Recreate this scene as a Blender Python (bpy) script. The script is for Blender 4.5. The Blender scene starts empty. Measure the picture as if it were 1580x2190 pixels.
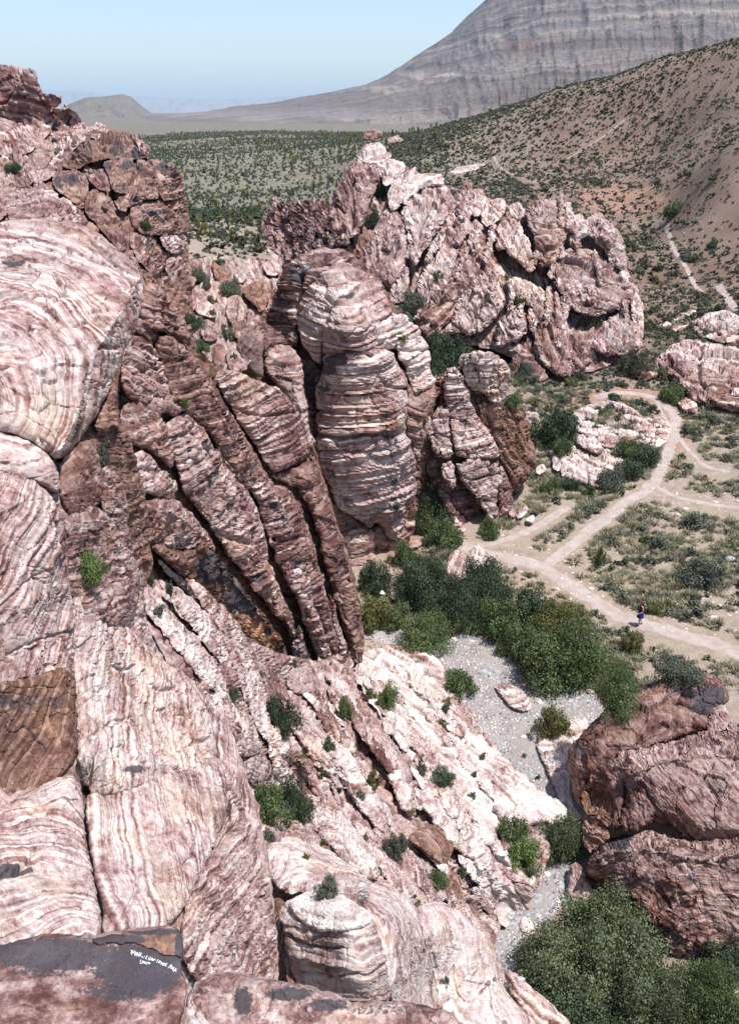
import bpy, math, random, time
import numpy as np
from mathutils import Vector, Matrix
T0 = time.time()
SC = bpy.context.scene
COL = SC.collection

# ------------------------------------------------------------------ camera, sky, sun, exposure
FP = 1897.0                       # focal length in photograph pixels (1580 x 2190)
PITCH = math.radians(24.4)
CAMZ = 30.0
cam = bpy.data.cameras.new('camera')
cam.sensor_fit = 'VERTICAL'
cam.angle = 2 * math.atan(1095 / FP)
cam.clip_start = 0.1
cam.clip_end = 80000
camo = bpy.data.objects.new('camera', cam)
COL.objects.link(camo)
camo.location = (0, 0, CAMZ)
camo.rotation_euler = (math.pi / 2 - PITCH, 0, 0)
SC.camera = camo

SUN_DIR = Vector((0.32, -0.17, 1.0)).normalized()     # towards the sun
sun_el = math.asin(SUN_DIR.z)
sun_az = math.atan2(SUN_DIR.x, SUN_DIR.y)
W = bpy.data.worlds.new('World')
SC.world = W
W.use_nodes = True
wn = W.node_tree
bg = wn.nodes['Background']
sky = wn.nodes.new('ShaderNodeTexSky')
sky.sky_type = 'NISHITA'
sky.sun_disc = False
sky.sun_elevation = sun_el
sky.sun_rotation = sun_az
sky.altitude = 1200
sky.air_density = 1.0
sky.dust_density = 3.0
sky.ozone_density = 1.3
wn.links.new(sky.outputs[0], bg.inputs[0])
bg.inputs[1].default_value = 0.142
sl = bpy.data.lights.new('sun', 'SUN')
sl.energy = 4.8
sl.angle = math.radians(0.55)
sl.color = (1.0, 0.965, 0.93)
so = bpy.data.objects.new('sun', sl)
COL.objects.link(so)
so.rotation_euler = SUN_DIR.to_track_quat('Z', 'Y').to_euler()
SC.view_settings.view_transform = 'Standard'
SC.view_settings.look = 'None'
SC.view_settings.gamma = 1.0
SC.view_settings.use_curve_mapping = False
SC.view_settings.exposure = 0.5
SC.cycles.max_bounces = 5
SC.cycles.diffuse_bounces = 2
SC.cycles.volume_bounces = 0

# ------------------------------------------------------------------ projection between pixels and world
sp, cp = math.sin(PITCH), math.cos(PITCH)
def ray(u, v):
    x = (np.asarray(u, float) - 790) / FP
    y = (1095 - np.asarray(v, float)) / FP
    return np.stack([x, cp + sp * y, -sp + cp * y], -1)
def PY(u, v, Y):                  # the point seen at pixel (u, v) at forward distance Y
    d = ray(u, v)
    t = np.asarray(Y, float) / d[..., 1]
    p = d * t[..., None]
    p[..., 2] += CAMZ
    return p
def proj(p):
    p = np.asarray(p, float)
    x = p[..., 0]; y = p[..., 1]; z = p[..., 2] - CAMZ
    f = y * cp - z * sp
    g = y * sp + z * cp
    f = np.where(f < 1e-3, 1e-3, f)
    return 790 + FP * x / f, 1095 - FP * g / f

# ------------------------------------------------------------------ noise
def _h(ix, iy, iz, s):
    n = (ix.astype(np.int64) * 374761393 + iy.astype(np.int64) * 668265263 + iz.astype(np.int64) * 2147483647 + s * 974634777) & 0xffffffff
    n = ((n ^ (n >> 13)) * 1274126177) & 0xffffffff
    n = n ^ (n >> 16)
    return (n & 0xffffff) / float(0xffffff)
def vnoise(p, s=0):               # value noise in -1..1
    p = np.asarray(p, float)
    i = np.floor(p); f = p - i
    f = f * f * f * (f * (f * 6 - 15) + 10)
    ix, iy, iz = i[..., 0].astype(np.int64), i[..., 1].astype(np.int64), i[..., 2].astype(np.int64)
    fx, fy, fz = f[..., 0], f[..., 1], f[..., 2]
    r = 0
    for a in (0, 1):
        wa = fx if a else 1 - fx
        for b in (0, 1):
            wb = fy if b else 1 - fy
            for c in (0, 1):
                wc = fz if c else 1 - fz
                r = r + wa * wb * wc * _h(ix + a, iy + b, iz + c, s)
    return r * 2 - 1
def fbm(p, o=4, s=0, g=0.5):
    a = 1.0; t = 0; r = 0
    p = np.asarray(p, float)
    for k in range(o):
        r = r + a * vnoise(p * 2 ** k + 17.3 * k, s + k); t += a; a *= g
    return r / t
def layers(w, s=0, sharp=True):   # one-dimensional layered noise with near-steps at the layer edges
    i = np.floor(w); f = w - i
    if sharp:
        f = np.clip((f - 0.72) / 0.28, 0, 1)
    f = f * f * (3 - 2 * f)
    z = np.zeros_like(i, dtype=np.int64)
    a = _h(i.astype(np.int64), z, z, s); b = _h(i.astype(np.int64) + 1, z, z, s)
    return (a * (1 - f) + b * f) * 2 - 1
def worley(p, s=0):
    i = np.floor(p).astype(np.int64)
    n = len(p)
    f1 = np.full(n, 9.0); f2 = np.full(n, 9.0); idv = np.zeros(n); dv = np.zeros((n, 3))
    for a in (-1, 0, 1):
        for b in (-1, 0, 1):
            for c in (-1, 0, 1):
                j = i + np.array([a, b, c])
                q = np.stack([_h(j[:, 0], j[:, 1], j[:, 2], s + k) for k in (1, 2, 3)], -1) * 0.9 + 0.05
                d = p - (j + q)
                r = np.sqrt((d * d).sum(1))
                m = r < f1
                f2 = np.where(m, f1, np.minimum(f2, r))
                f1 = np.where(m, r, f1)
                idv = np.where(m, _h(j[:, 0], j[:, 1], j[:, 2], s + 9), idv)
                dv[m] = d[m]
    return f1, f2, idv, dv

class RBF:
    def __init__(self, pts, vals, c, lin=True):
        self.p = np.array(pts, float); self.c = c; v = np.array(vals, float)
        n = len(self.p); k = self.ker(self.p)
        A = np.zeros((n + 3, n + 3)); A[:n, :n] = k + np.eye(n) * -1e-6
        A[:n, n] = 1; A[:n, n + 1:] = self.p / 500; A[n, :n] = 1; A[n + 1:, :n] = self.p.T / 500
        self.w = np.linalg.lstsq(A, np.concatenate([v, [0, 0, 0]]), rcond=None)[0]
    def ker(self, q):
        d = np.sqrt(((q[:, None, :] - self.p[None]) ** 2).sum(-1) + self.c ** 2)
        return -d
    def __call__(self, a, b):
        a = np.asarray(a, float); sh = a.shape
        q = np.stack([a.ravel(), np.asarray(b, float).ravel()], -1)
        out = np.empty(len(q))
        for i in range(0, len(q), 20000):
            qq = q[i:i + 20000]
            out[i:i + 20000] = self.ker(qq) @ self.w[:-3] + self.w[-3] + (qq / 500) @ self.w[-2:]
        return out.reshape(sh)
class DepthMap:                    # where a rock face stands: forward distance as a smooth function of direction
    def __init__(self, s, c=50):
        a = np.array([[float(x) for x in t.split(',')] for t in s.split()])
        self.f = RBF(a[:, :2], np.log(a[:, 2]), c)
    def __call__(self, u, v):
        return np.exp(self.f(u, v))

# ------------------------------------------------------------------ scene bookkeeping
def empty(name, loc, label, cat, group=None):
    o = bpy.data.objects.new(name, None); COL.objects.link(o)
    o.location = loc; o.empty_display_size = 0.3
    tag(o, label, cat, group)
    return o
def tag(o, label=None, cat=None, group=None, kind=None):
    if label: o['label'] = label
    if cat: o['category'] = cat
    if group: o['group'] = group
    if kind: o['kind'] = kind
    return o
def mesh_obj(name, verts, faces, mat, parent=None, attrs=None, smooth=False, loc=None):
    verts = np.asarray(verts, float)
    if parent is not None and loc is None:
        off = np.array(parent.location)
    else:
        off = np.array(loc if loc is not None else (0, 0, 0), float)
    me = bpy.data.meshes.new(name)
    v = verts - off
    if isinstance(faces, np.ndarray):
        nf, k = faces.shape
        me.vertices.add(len(v)); me.vertices.foreach_set('co', v.astype(np.float32).ravel())
        me.loops.add(nf * k); me.polygons.add(nf)
        me.loops.foreach_set('vertex_index', faces.astype(np.int32).ravel())
        me.polygons.foreach_set('loop_start', np.arange(0, nf * k, k, dtype=np.int32))
        me.polygons.foreach_set('loop_total', np.full(nf, k, dtype=np.int32))
        me.update(calc_edges=True)
    else:
        me.from_pydata([tuple(x) for x in v], [], faces)
    if smooth:
        me.polygons.foreach_set('use_smooth', np.ones(len(me.polygons), bool))
    else:
        me.polygons.foreach_set('use_smooth', np.zeros(len(me.polygons), bool))
    if attrs:
        for k, a in attrs.items():
            a = np.asarray(a, np.float32)
            if a.ndim == 1:
                at = me.attributes.new(k, 'FLOAT', 'POINT'); at.data.foreach_set('value', a)
            else:
                at = me.attributes.new(k, 'FLOAT_VECTOR', 'POINT'); at.data.foreach_set('vector', a.ravel())
    me.materials.append(mat)
    o = bpy.data.objects.new(name, me); COL.objects.link(o)
    if parent is not None:
        o.parent = parent
        if loc is not None: o.location = loc
    else:
        o.location = off
    return o

# ------------------------------------------------------------------ materials
class NT:
    def __init__(self, name):
        self.m = bpy.data.materials.new(name); self.m.use_nodes = True
        self.t = self.m.node_tree; self.b = self.t.nodes['Principled BSDF']
        self.b.inputs['Roughness'].default_value = 0.9
        self.b.inputs['Specular IOR Level'].default_value = 0.2
    def n(self, typ, **kw):
        x = self.t.nodes.new('ShaderNode' + typ)
        for k, v in kw.items():
            setattr(x, k, v)
        return x
    def l(self, a, b): self.t.links.new(a, b)
    def attr(self, name, out='Fac'):
        a = self.n('Attribute'); a.attribute_name = name; return a.outputs[out]
    def math(self, op, a, b=None, c=None, clamp=False):
        x = self.n('Math', operation=op); x.use_clamp = clamp
        for i, q in enumerate((a, b, c)):
            if q is None: continue
            if isinstance(q, (int, float)): x.inputs[i].default_value = q
            else: self.l(q, x.inputs[i])
        return x.outputs[0]
    def noise(self, vec=None, scale=5, detail=4, rough=0.5, dist=0, w=None):
        x = self.n('TexNoise')
        if w is not None:
            x.noise_dimensions = '1D'; self.l(w, x.inputs['W'])
        elif vec is not None: self.l(vec, x.inputs['Vector'])
        x.inputs['Scale'].default_value = scale; x.inputs['Detail'].default_value = detail
        x.inputs['Roughness'].default_value = rough; x.inputs['Distortion'].default_value = dist
        return x.outputs['Fac']
    def ramp(self, fac, stops, interp='LINEAR'):
        x = self.n('ValToRGB'); x.color_ramp.interpolation = interp
        e = x.color_ramp.elements
        while len(e) < len(stops): e.new(0.5)
        for i, (p, c) in enumerate(stops):
            e[i].position = p
            e[i].color = (*c, 1) if len(c) == 3 else c
        self.l(fac, x.inputs[0]); return x.outputs[0]
    def mix(self, fac, a, b, typ='MIX'):
        x = self.n('Mix', data_type='RGBA', blend_type=typ)
        for i, q in ((0, fac), (6, a), (7, b)):
            if isinstance(q, (int, float)): x.inputs[i].default_value = q
            elif isinstance(q, tuple): x.inputs[i].default_value = (*q, 1)
            else: self.l(q, x.inputs[i])
        return x.outputs[2]
    def sstep(self, x, lo, hi):
        m = self.n('MapRange', interpolation_type='SMOOTHSTEP'); self.l(x, m.inputs[0])
        m.inputs[1].default_value = lo; m.inputs[2].default_value = hi
        return m.outputs[0]
    def bump(self, h, dist, strength=1.0, normal=None):
        b = self.n('Bump'); b.inputs['Strength'].default_value = strength
        if isinstance(dist, (int, float)): b.inputs['Distance'].default_value = dist
        else: self.l(dist, b.inputs['Distance'])
        self.l(h, b.inputs['Height'])
        if normal is not None: self.l(normal, b.inputs['Normal'])
        return b.outputs[0]

def sandstone():
    t = NT('sandstone')
    bed = t.attr('bed'); rc = t.attr('rc', 'Vector'); rk = t.attr('rk', 'Vector'); rs = t.attr('rs'); stn = t.attr('stain', 'Vector')
    sx = t.n('SeparateXYZ'); t.l(rk, sx.inputs[0]); white, red, tone = sx.outputs
    sy = t.n('SeparateXYZ'); t.l(stn, sy.inputs[0]); varn, orange, grey = sy.outputs
    n_b = t.noise(w=bed, scale=1.9, detail=7, rough=0.72)
    n_l = t.noise(rc, 0.16, 5, 0.55, 0.6)
    n_m = t.noise(rc, 1.1, 5, 0.6, 0.4)
    n_f = t.noise(rc, 7.0, 4, 0.7)
    gate = t.sstep(t.noise(rc, 0.22, 3, 0.5), 0.35, 0.62)
    v = t.math('ADD', 0.5, t.math('MULTIPLY', t.math('SUBTRACT', n_b, 0.5), t.math('ADD', 0.42, t.math('MULTIPLY', gate, 0.95))))
    for q, k in ((n_l, 0.75), (n_m, 0.60), (n_f, 0.30)):
        v = t.math('ADD', v, t.math('MULTIPLY', t.math('SUBTRACT', q, 0.5), k))
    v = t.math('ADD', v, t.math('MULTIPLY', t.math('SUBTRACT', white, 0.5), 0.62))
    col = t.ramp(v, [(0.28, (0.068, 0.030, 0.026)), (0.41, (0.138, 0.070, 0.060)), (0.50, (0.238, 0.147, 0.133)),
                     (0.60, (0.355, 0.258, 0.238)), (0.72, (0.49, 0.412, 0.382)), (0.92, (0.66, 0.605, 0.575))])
    # red-brown weathered faces, also painting shade into undersides
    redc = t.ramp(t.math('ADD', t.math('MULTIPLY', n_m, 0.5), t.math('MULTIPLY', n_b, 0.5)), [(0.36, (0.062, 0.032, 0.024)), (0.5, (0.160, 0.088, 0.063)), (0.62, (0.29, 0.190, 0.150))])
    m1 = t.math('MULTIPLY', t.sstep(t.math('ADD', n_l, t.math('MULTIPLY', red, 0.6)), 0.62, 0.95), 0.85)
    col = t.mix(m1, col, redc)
    orc = t.ramp(n_f, [(0.3, (0.25, 0.10, 0.045)), (0.7, (0.47, 0.28, 0.155))])
    om = t.sstep(t.math('ADD', orange, t.math('MULTIPLY', t.math('SUBTRACT', n_m, 0.5), 0.9)), 0.35, 0.75)
    col = t.mix(t.math('MULTIPLY', om, 0.75), col, orc)
    # grey lichen film
    gm = t.sstep(t.math('ADD', grey, t.math('MULTIPLY', t.math('SUBTRACT', n_m, 0.5), 1.0)), 0.35, 0.8)
    col = t.mix(t.math('MULTIPLY', gm, 0.7), col, (0.17, 0.145, 0.14))
    # desert varnish: masked patches, some standing in for shade, plus scattered small flecks
    flk = t.sstep(t.noise(rc, 0.9, 6, 0.65, 0.8), 0.66, 0.72)
    vm = t.sstep(t.math('ADD', varn, t.math('MULTIPLY', t.math('SUBTRACT', t.noise(rc, 1.7, 6, 0.65, 0.3), 0.5), 2.0)), 0.36, 0.66)
    vm = t.math('MAXIMUM', vm, t.math('MULTIPLY', flk, t.math('MULTIPLY', red, 0.8)))
    vcol = t.ramp(n_f, [(0.35, (0.030, 0.027, 0.032)), (0.7, (0.082, 0.074, 0.086))])
    col = t.mix(t.math('MULTIPLY', vm, 0.93), col, vcol)
    # joint-block tone
    n_w = t.noise(rc, 0.10, 4, 0.55, 0.8)
    col = t.mix(t.math('MULTIPLY', t.sstep(n_w, 0.50, 0.68), 0.5), col, t.mix(1.0, col, (1.12, 1.0, 0.78), 'MULTIPLY'))
    rst = t.math('MULTIPLY', t.sstep(t.noise(rc, 0.55, 6, 0.7, 1.0), 0.58, 0.70), 0.45)
    col = t.mix(rst, col, t.mix(1.0, col, (0.88, 0.52, 0.36), 'MULTIPLY'))
    tn = t.math('ADD', 0.80, t.math('MULTIPLY', tone, 0.40))
    hsv = t.n('HueSaturation'); t.l(tn, hsv.inputs['Value']); hsv.inputs['Saturation'].default_value = 1.0; t.l(col, hsv.inputs['Color'])
    t.l(hsv.outputs[0], t.b.inputs['Base Color'])
    # relief: thin laminae and grain
    lam = t.noise(w=bed, scale=3.2, detail=5, rough=0.7)
    brk = t.noise(rc, 0.8, 3, 0.5)
    h = t.math('MULTIPLY', lam, t.sstep(brk, 0.3, 0.65))
    h = t.math('ADD', h, t.math('MULTIPLY', t.noise(rc, 3.5, 6, 0.68, 0.3), 0.9))
    nb = t.bump(h, t.math('MULTIPLY', rs, 0.40), 1.0)
    t.l(nb, t.b.inputs['Normal'])
    t.b.inputs['Roughness'].default_value = 0.88
    return t.m
M_ROCK = sandstone()

# ------------------------------------------------------------------ rock builder
def parse(s): return np.array([[float(x) for x in t.split(',')] for t in s.replace(';', ' ').split()])
def seg_dist(p, line, closed=False):
    L = np.vstack([line, line[:1]]) if closed else line
    best = np.full(len(p), 1e18); near = np.zeros_like(p)
    for a, b in zip(L[:-1], L[1:]):
        d = b - a; q = (d * d).sum()
        if q < 1e-9: continue
        t = np.clip(((p - a) @ d) / q, 0, 1)
        c = a + t[:, None] * d
        r = ((p - c) ** 2).sum(1)
        m = r < best
        best[m] = r[m]; near[m] = c[m]
    return np.sqrt(best), near
def inside(p, L):
    c = np.zeros(len(p), bool)
    for a, b in zip(L, np.roll(L, -1, 0)):
        if a[1] == b[1]: continue
        m = (a[1] > p[:, 1]) != (b[1] > p[:, 1])
        x = (b[0] - a[0]) * (p[:, 1] - a[1]) / (b[1] - a[1]) + a[0]
        c ^= m & (p[:, 0] < x)
    return c
def chaikin(L, n=1, closed=True, k=0.25):
    for _ in range(n):
        if closed:
            nx = np.roll(L, -1, 0)
            L = np.stack([L * (1 - k) + nx * k, L * k + nx * (1 - k)], 1).reshape(-1, 2)
        else:
            a, b = L[:-1], L[1:]
            M = np.stack([a * (1 - k) + b * k, a * k + b * (1 - k)], 1).reshape(-1, 2)
            L = np.vstack([L[:1], M, L[-1:]])
    return L
def resample(L, step, closed=True):
    N = np.vstack([L, L[:1]]) if closed else L
    out = []
    for a, b in zip(N[:-1], N[1:]):
        n = max(1, int(math.ceil(np.linalg.norm(b - a) / step)))
        for i in range(n): out.append(a + (b - a) * i / n)
    if not closed: out.append(N[-1])
    return np.array(out)
def rough(L, amp, step=7, closed=True, seed=0, sc=0.055):
    L = resample(L, step, closed)
    q = np.c_[L * sc, np.full(len(L), seed * 3.7)]
    d = np.stack([fbm(q, 3, seed, 0.65), fbm(q + 50, 3, seed + 5, 0.65)], -1)
    return L + d * amp * 2.0

RSEED = [0]
NV = [0]
def rock(name, poly, G, parent=None, off=0, B=22, w=None, e=2.0, crests=(), cracks=(), g=3.0, bed=0.0, bc=None, lt=11,
         led=3.2, cell=55, cst=(1, 1, 1), ca=6.0, lump=5.0, white=0.5, red=0.3, varn=(), orange=(), grey=0.0, org=0.0, rg=3.0, T=None,
         label=None, cat=None, group=None, warp=1.0, groove=2.2, by=0.25, tilt=0.0, kind=None, seed=None, rgh=2.6, inset=0.0):
    """A solid rock: outline -> curved, jointed, layered front face standing at the depth map, closed by a body behind it."""
    groove = groove * 1.5
    RSEED[0] += 1; s = RSEED[0] * 13 if seed is None else seed
    L0 = parse(poly) if isinstance(poly, str) else np.array(poly, float)
    L = rough(chaikin(L0, 1), rg, seed=s)
    if inset:
        ar = 0.5 * np.sum(L[:, 0] * np.roll(L[:, 1], -1) - np.roll(L[:, 0], -1) * L[:, 1])
        dl = np.roll(L, -2, 0) - np.roll(L, 2, 0); dl /= np.linalg.norm(dl, axis=1, keepdims=True) + 1e-9
        L = L + np.stack([-dl[:, 1], dl[:, 0]], -1) * (inset if ar > 0 else -inset)
    lo = np.floor(L.min(0)) - g; hi = L.max(0) + g
    nu = int((hi[0] - lo[0]) / g) + 2; nv = int((hi[1] - lo[1]) / g) + 2
    uu, vv = np.meshgrid(lo[0] + np.arange(nu) * g, lo[1] + np.arange(nv) * g)
    cu = (uu[:-1, :-1] + g / 2); cv = (vv[:-1, :-1] + g / 2)
    keep = inside(np.stack([cu.ravel(), cv.ravel()], -1), L).reshape(cu.shape)
    if keep.sum() < 4: return None
    cnt = np.zeros((nv, nu), int)
    for a in (0, 1):
        for b in (0, 1):
            cnt[a:a + nv - 1, b:b + nu - 1] += keep
    used = cnt > 0
    idx = -np.ones((nv, nu), int); idx[used] = np.arange(used.sum())
    p2 = np.stack([uu[used], vv[used]], -1)
    bd = (cnt[used] < 4)
    ii, jj = np.nonzero(keep)
    F = np.stack([idx[ii, jj], idx[ii + 1, jj], idx[ii + 1, jj + 1], idx[ii, jj + 1]], -1)
    d, near = seg_dist(p2, L, True)
    p2[bd] = near[bd]; d[bd] = 0
    size = math.sqrt(keep.sum()) * g
    if w is None: w = min(0.5 * size, 2.2 * B + 6)
    t = np.clip(d / w, 0, 1)
    prof = (1 - (1 - t) ** e) ** (1 / e)
    Yb = G(p2[:, 0], p2[:, 1])
    mpp = Yb / FP * 1.08
    m0 = float(np.median(mpp))
    Y = Yb + off * mpp + B * (1 - prof) * mpp
    if tilt:
        Y = Y + tilt * (p2[:, 1].mean() - p2[:, 1]) * mpp
    for cr in crests:
        line = chaikin(parse(cr[0]), 1, False); C = cr[1]; pw = cr[2] if len(cr) > 2 else 1.0
        dc, _ = seg_dist(p2, rough(line, rg * 0.7, seed=s + 3, closed=False))
        Y = Y - C * mpp * (d / (d + dc + 1e-3)) ** pw
    P = PY(p2[:, 0], p2[:, 1], Y)
    rc = P / m0 * 0.045                      # one unit is about 22 photograph pixels
    Y = Y - lump * mpp * fbm(rc * 0.35, 3, s) * np.clip(d / 8, 0.2, 1)
    P = PY(p2[:, 0], p2[:, 1], Y)
    # normals of the base face
    def normals(P):
        n = np.zeros_like(P)
        fn = np.cross(P[F[:, 2]] - P[F[:, 0]], P[F[:, 3]] - P[F[:, 1]])
        for k in range(4): np.add.at(n, F[:, k], fn)
        ln = np.linalg.norm(n, axis=1, keepdims=True); return n / np.maximum(ln, 1e-12)
    N = normals(P)
    if (N * (P - np.array([0, 0, CAMZ]))).sum(1).mean() > 0:
        F = F[:, ::-1]; N = -N
    # bedding coordinate, in layer units
    a = math.radians(bed)
    nb = np.array([-math.sin(a), by, math.cos(a)]); nb /= np.linalg.norm(nb)
    if bc is not None:
        c = PY(bc[0], bc[1], float(G(np.array(bc[0]), np.array(bc[1]))) + (bc[2] if len(bc) > 2 else 10) * m0)
        q = (P - c) * np.array([1, 0.6, 1]); s0 = np.sqrt((q ** 2).sum(1))
    else:
        s0 = P @ nb
    wr = fbm(rc * 0.16, 2, s + 31) * 1.7 + fbm(rc * 0.9, 2, s + 37) * 0.22
    sb = s0 / (lt * m0) + wr * warp
    # joint blocks
    amp = np.clip(d / 6, 0.25, 1)
    disp = np.zeros(len(P))
    tone = np.full(len(P), 0.5)
    if ca > 0:
        a1 = np.array([math.cos(a), 0, math.sin(a)]); a2 = np.array([0, 1, 0]); a3 = np.array([-math.sin(a), 0, math.cos(a)])
        qq = P + (np.stack([vnoise(rc * 0.5, s + k) for k in (41, 42, 43)], -1)) * cell * m0 * 0.16
        q = np.stack([qq @ a1 / cst[0], qq @ a2 / cst[1], qq @ a3 / cst[2]], -1) / (cell * m0)
        f1, f2, idv, dv = worley(q, s + 50)
        r2 = np.stack([((idv * k) % 1) - 0.5 for k in (37.7, 91.3, 153.1)], -1)
        disp += ca * ((idv - 0.5) * 0.9 + (r2 * dv).sum(1) * 1.5)
        disp -= groove * 1.6 * np.exp(-((f2 - f1) * cell / 2.6) ** 2)
        q2 = q * 2.3 + 5
        g1, g2, id2, dv2 = worley(q2, s + 60)
        r3 = np.stack([((id2 * k) % 1) - 0.5 for k in (31.7, 71.3, 113.1)], -1)
        disp += ca * 0.42 * ((id2 - 0.5) * 0.8 + (r3 * dv2).sum(1) * 1.4) - groove * 0.8 * np.exp(-((g2 - g1) * cell / 2.3 / 2.2) ** 2)
        tone = idv * 0.6 + id2 * 0.4
    gate = np.clip(fbm(rc * 0.3, 2, s + 71) * 1.5 + 0.75, 0.15, 1.2)
    led = led * 1.3
    disp += led * gate * (layers(sb, s) * 0.75 + layers(sb * 2.3 + 7, s + 1) * 0.45 + layers(sb * 0.37 + 3, s + 2) * 0.9)
    disp += fbm(rc * 1.3, 4, s + 80, 0.6) * rgh
    for ck in cracks:
        line = rough(parse(ck[0]), 1.5, closed=False, seed=s + 4)
        dc, _ = seg_dist(p2, line)
        disp -= 1.7 * ck[1] * np.exp(-(dc / (ck[2] if len(ck) > 2 else 3.0)) ** 2)
        amp = np.maximum(amp, np.exp(-(dc / 5) ** 2))
    P = P + N * (disp * amp * mpp)[:, None]
    # the body behind: the same outline carried back, tapering to a thick core
    ed = np.concatenate([np.stack([F[:, k], F[:, (k + 1) % 4]], -1) for k in range(4)])
    n0 = len(P)
    key = ed[:, 0] * n0 + ed[:, 1]; rev = ed[:, 1] * n0 + ed[:, 0]
    rim = ed[~np.isin(key, rev)]
    thick = (T if T is not None else max(0.5 * size, 1.5 * B)) * m0
    away = ray(*p2.mean(0)); away = np.array([away[0], away[1], min(away[2], 0.0) * 0.6]); away /= np.linalg.norm(away)
    tb = np.clip(d / max(0.45 * size * 0.5, 1), 0, 1)
    back = P + away * (thick * (0.22 + 0.78 * np.sqrt(1 - (1 - tb) ** 2)))[:, None]
    V = np.vstack([P, back]); src = np.concatenate([np.arange(n0), np.arange(n0)])
    faces = np.vstack([F, F[:, ::-1] + n0, np.stack([rim[:, 1], rim[:, 0], rim[:, 0] + n0, rim[:, 1] + n0], -1)])
    st = np.zeros((len(P), 3)); st[:, 1] = org; st[:, 2] = grey  # channels: varnish with painted shade, orange, grey
    for (eu, ev, ru, rv, val) in varn:
        q = ((p2[:, 0] - eu) / ru) ** 2 + ((p2[:, 1] - ev) / rv) ** 2
        st[:, 0] = np.maximum(st[:, 0], val * np.clip(1.35 - q, 0, 1))
    for (eu, ev, ru, rv, val) in orange:
        q = ((p2[:, 0] - eu) / ru) ** 2 + ((p2[:, 1] - ev) / rv) ** 2
        st[:, 1] = np.maximum(st[:, 1], val * np.clip(1.35 - q, 0, 1))
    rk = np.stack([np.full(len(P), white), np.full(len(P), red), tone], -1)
    attrs = dict(bed=sb[src] / 2.2, rc=(V / m0 * 0.045), rk=rk[src], rs=np.full(len(V), m0 * 3.2), stain=st[src])
    NV[0] += len(V)
    if parent is None:
        i = int(np.argmin(P[:, 2])); loc = (float(P[:, 0].mean()), float(P[:, 1].mean()), float(P[i, 2]))
    else: loc = None
    o = mesh_obj(name, V, faces, M_ROCK, parent, attrs, loc=loc)
    if label: tag(o, label, cat or 'rock', group)
    if kind: o['kind'] = kind
    return o
def rib(line, widths, n=10):       # outline of a long rib from its centre line
    L = chaikin(parse(line) if isinstance(line, str) else np.array(line, float), 2, False)
    L = resample(L, 10, False)
    d = np.gradient(L, axis=0); d /= np.linalg.norm(d, axis=1, keepdims=True)
    nrm = np.stack([-d[:, 1], d[:, 0]], -1)
    t = np.linspace(0, 1, len(L))
    ww = np.interp(t, np.linspace(0, 1, len(widths)), widths) * np.sqrt(np.clip(1 - (2 * np.abs(t - 0.5)) ** 4, 0.05, 1)) / 2
    return np.vstack([L + nrm * ww[:, None], (L - nrm * ww[:, None])[::-1]])
def formation(name, label, cat, G, uv, group=None):
    p = PY(uv[0], uv[1], float(G(np.array(float(uv[0])), np.array(float(uv[1])))))
    return empty(name, tuple(p), label, cat, group)

# ------------------------------------------------------------------ the ground
TC = []     # (u, v, z): the ground seen at that pixel is at height z
for s in ('1366,1340,0 1560,1390,.3 1200,1225,.35 1050,1160,.5 1100,1500,-.9 1200,1900,-1 1150,2090,-1 1010,1400,-.7 830,1280,.2 820,1370,-.5 '
          '1280,1520,-.7 1420,1450,.1 1560,1600,.6 1560,2000,.3 1300,2180,-.6 1400,1050,1.6 1560,1000,2.4 1450,900,3.0 1300,840,3.6 1500,800,4.2 '
          '1150,850,3.2 1100,1000,1.5 1560,700,6 1440,700,5.4 1480,600,8.5 1380,700,4.9 1400,500,11 1560,500,13.5 1300,430,14.5 1560,330,23.5 '
          '1400,330,21 1200,330,20.5 1100,420,15.5 1000,350,18 900,325,19.5 1150,1330,-.2 1000,1250,.2 1250,1100,1.0 1450,1200,.9 960,1100,.8 '
          '860,1180,.6 1000,765,5.4 960,770,5.4 1120,830,3.8 880,650,9 1180,815,3.6').split():
    u, v, z = map(float, s.split(',')); p = ray(u, v); t = (z - CAMZ) / p[2]; TC.append((p[0] * t, p[1] * t, z))
# (u, v, Y): the ground seen at that pixel is Y metres ahead
for s in ('1580,95,230 1400,135,250 1200,192,290 1000,258,330 860,290,380 400,465,180 560,460,205 560,520,160 400,560,118 330,300,640 560,290,650 '
          '780,292,640 330,286,900 560,281,900 780,284,900 640,400,300 450,400,300 480,640,92 560,600,108 640,540,140 440,720,74 520,740,70 '
          '0,262,1700 330,262,1700 600,262,1700 900,262,1700 1580,262,1700').split():
    u, v, Y = map(float, s.split(',')); p = PY(u, v, Y); TC.append(tuple(p))
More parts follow.
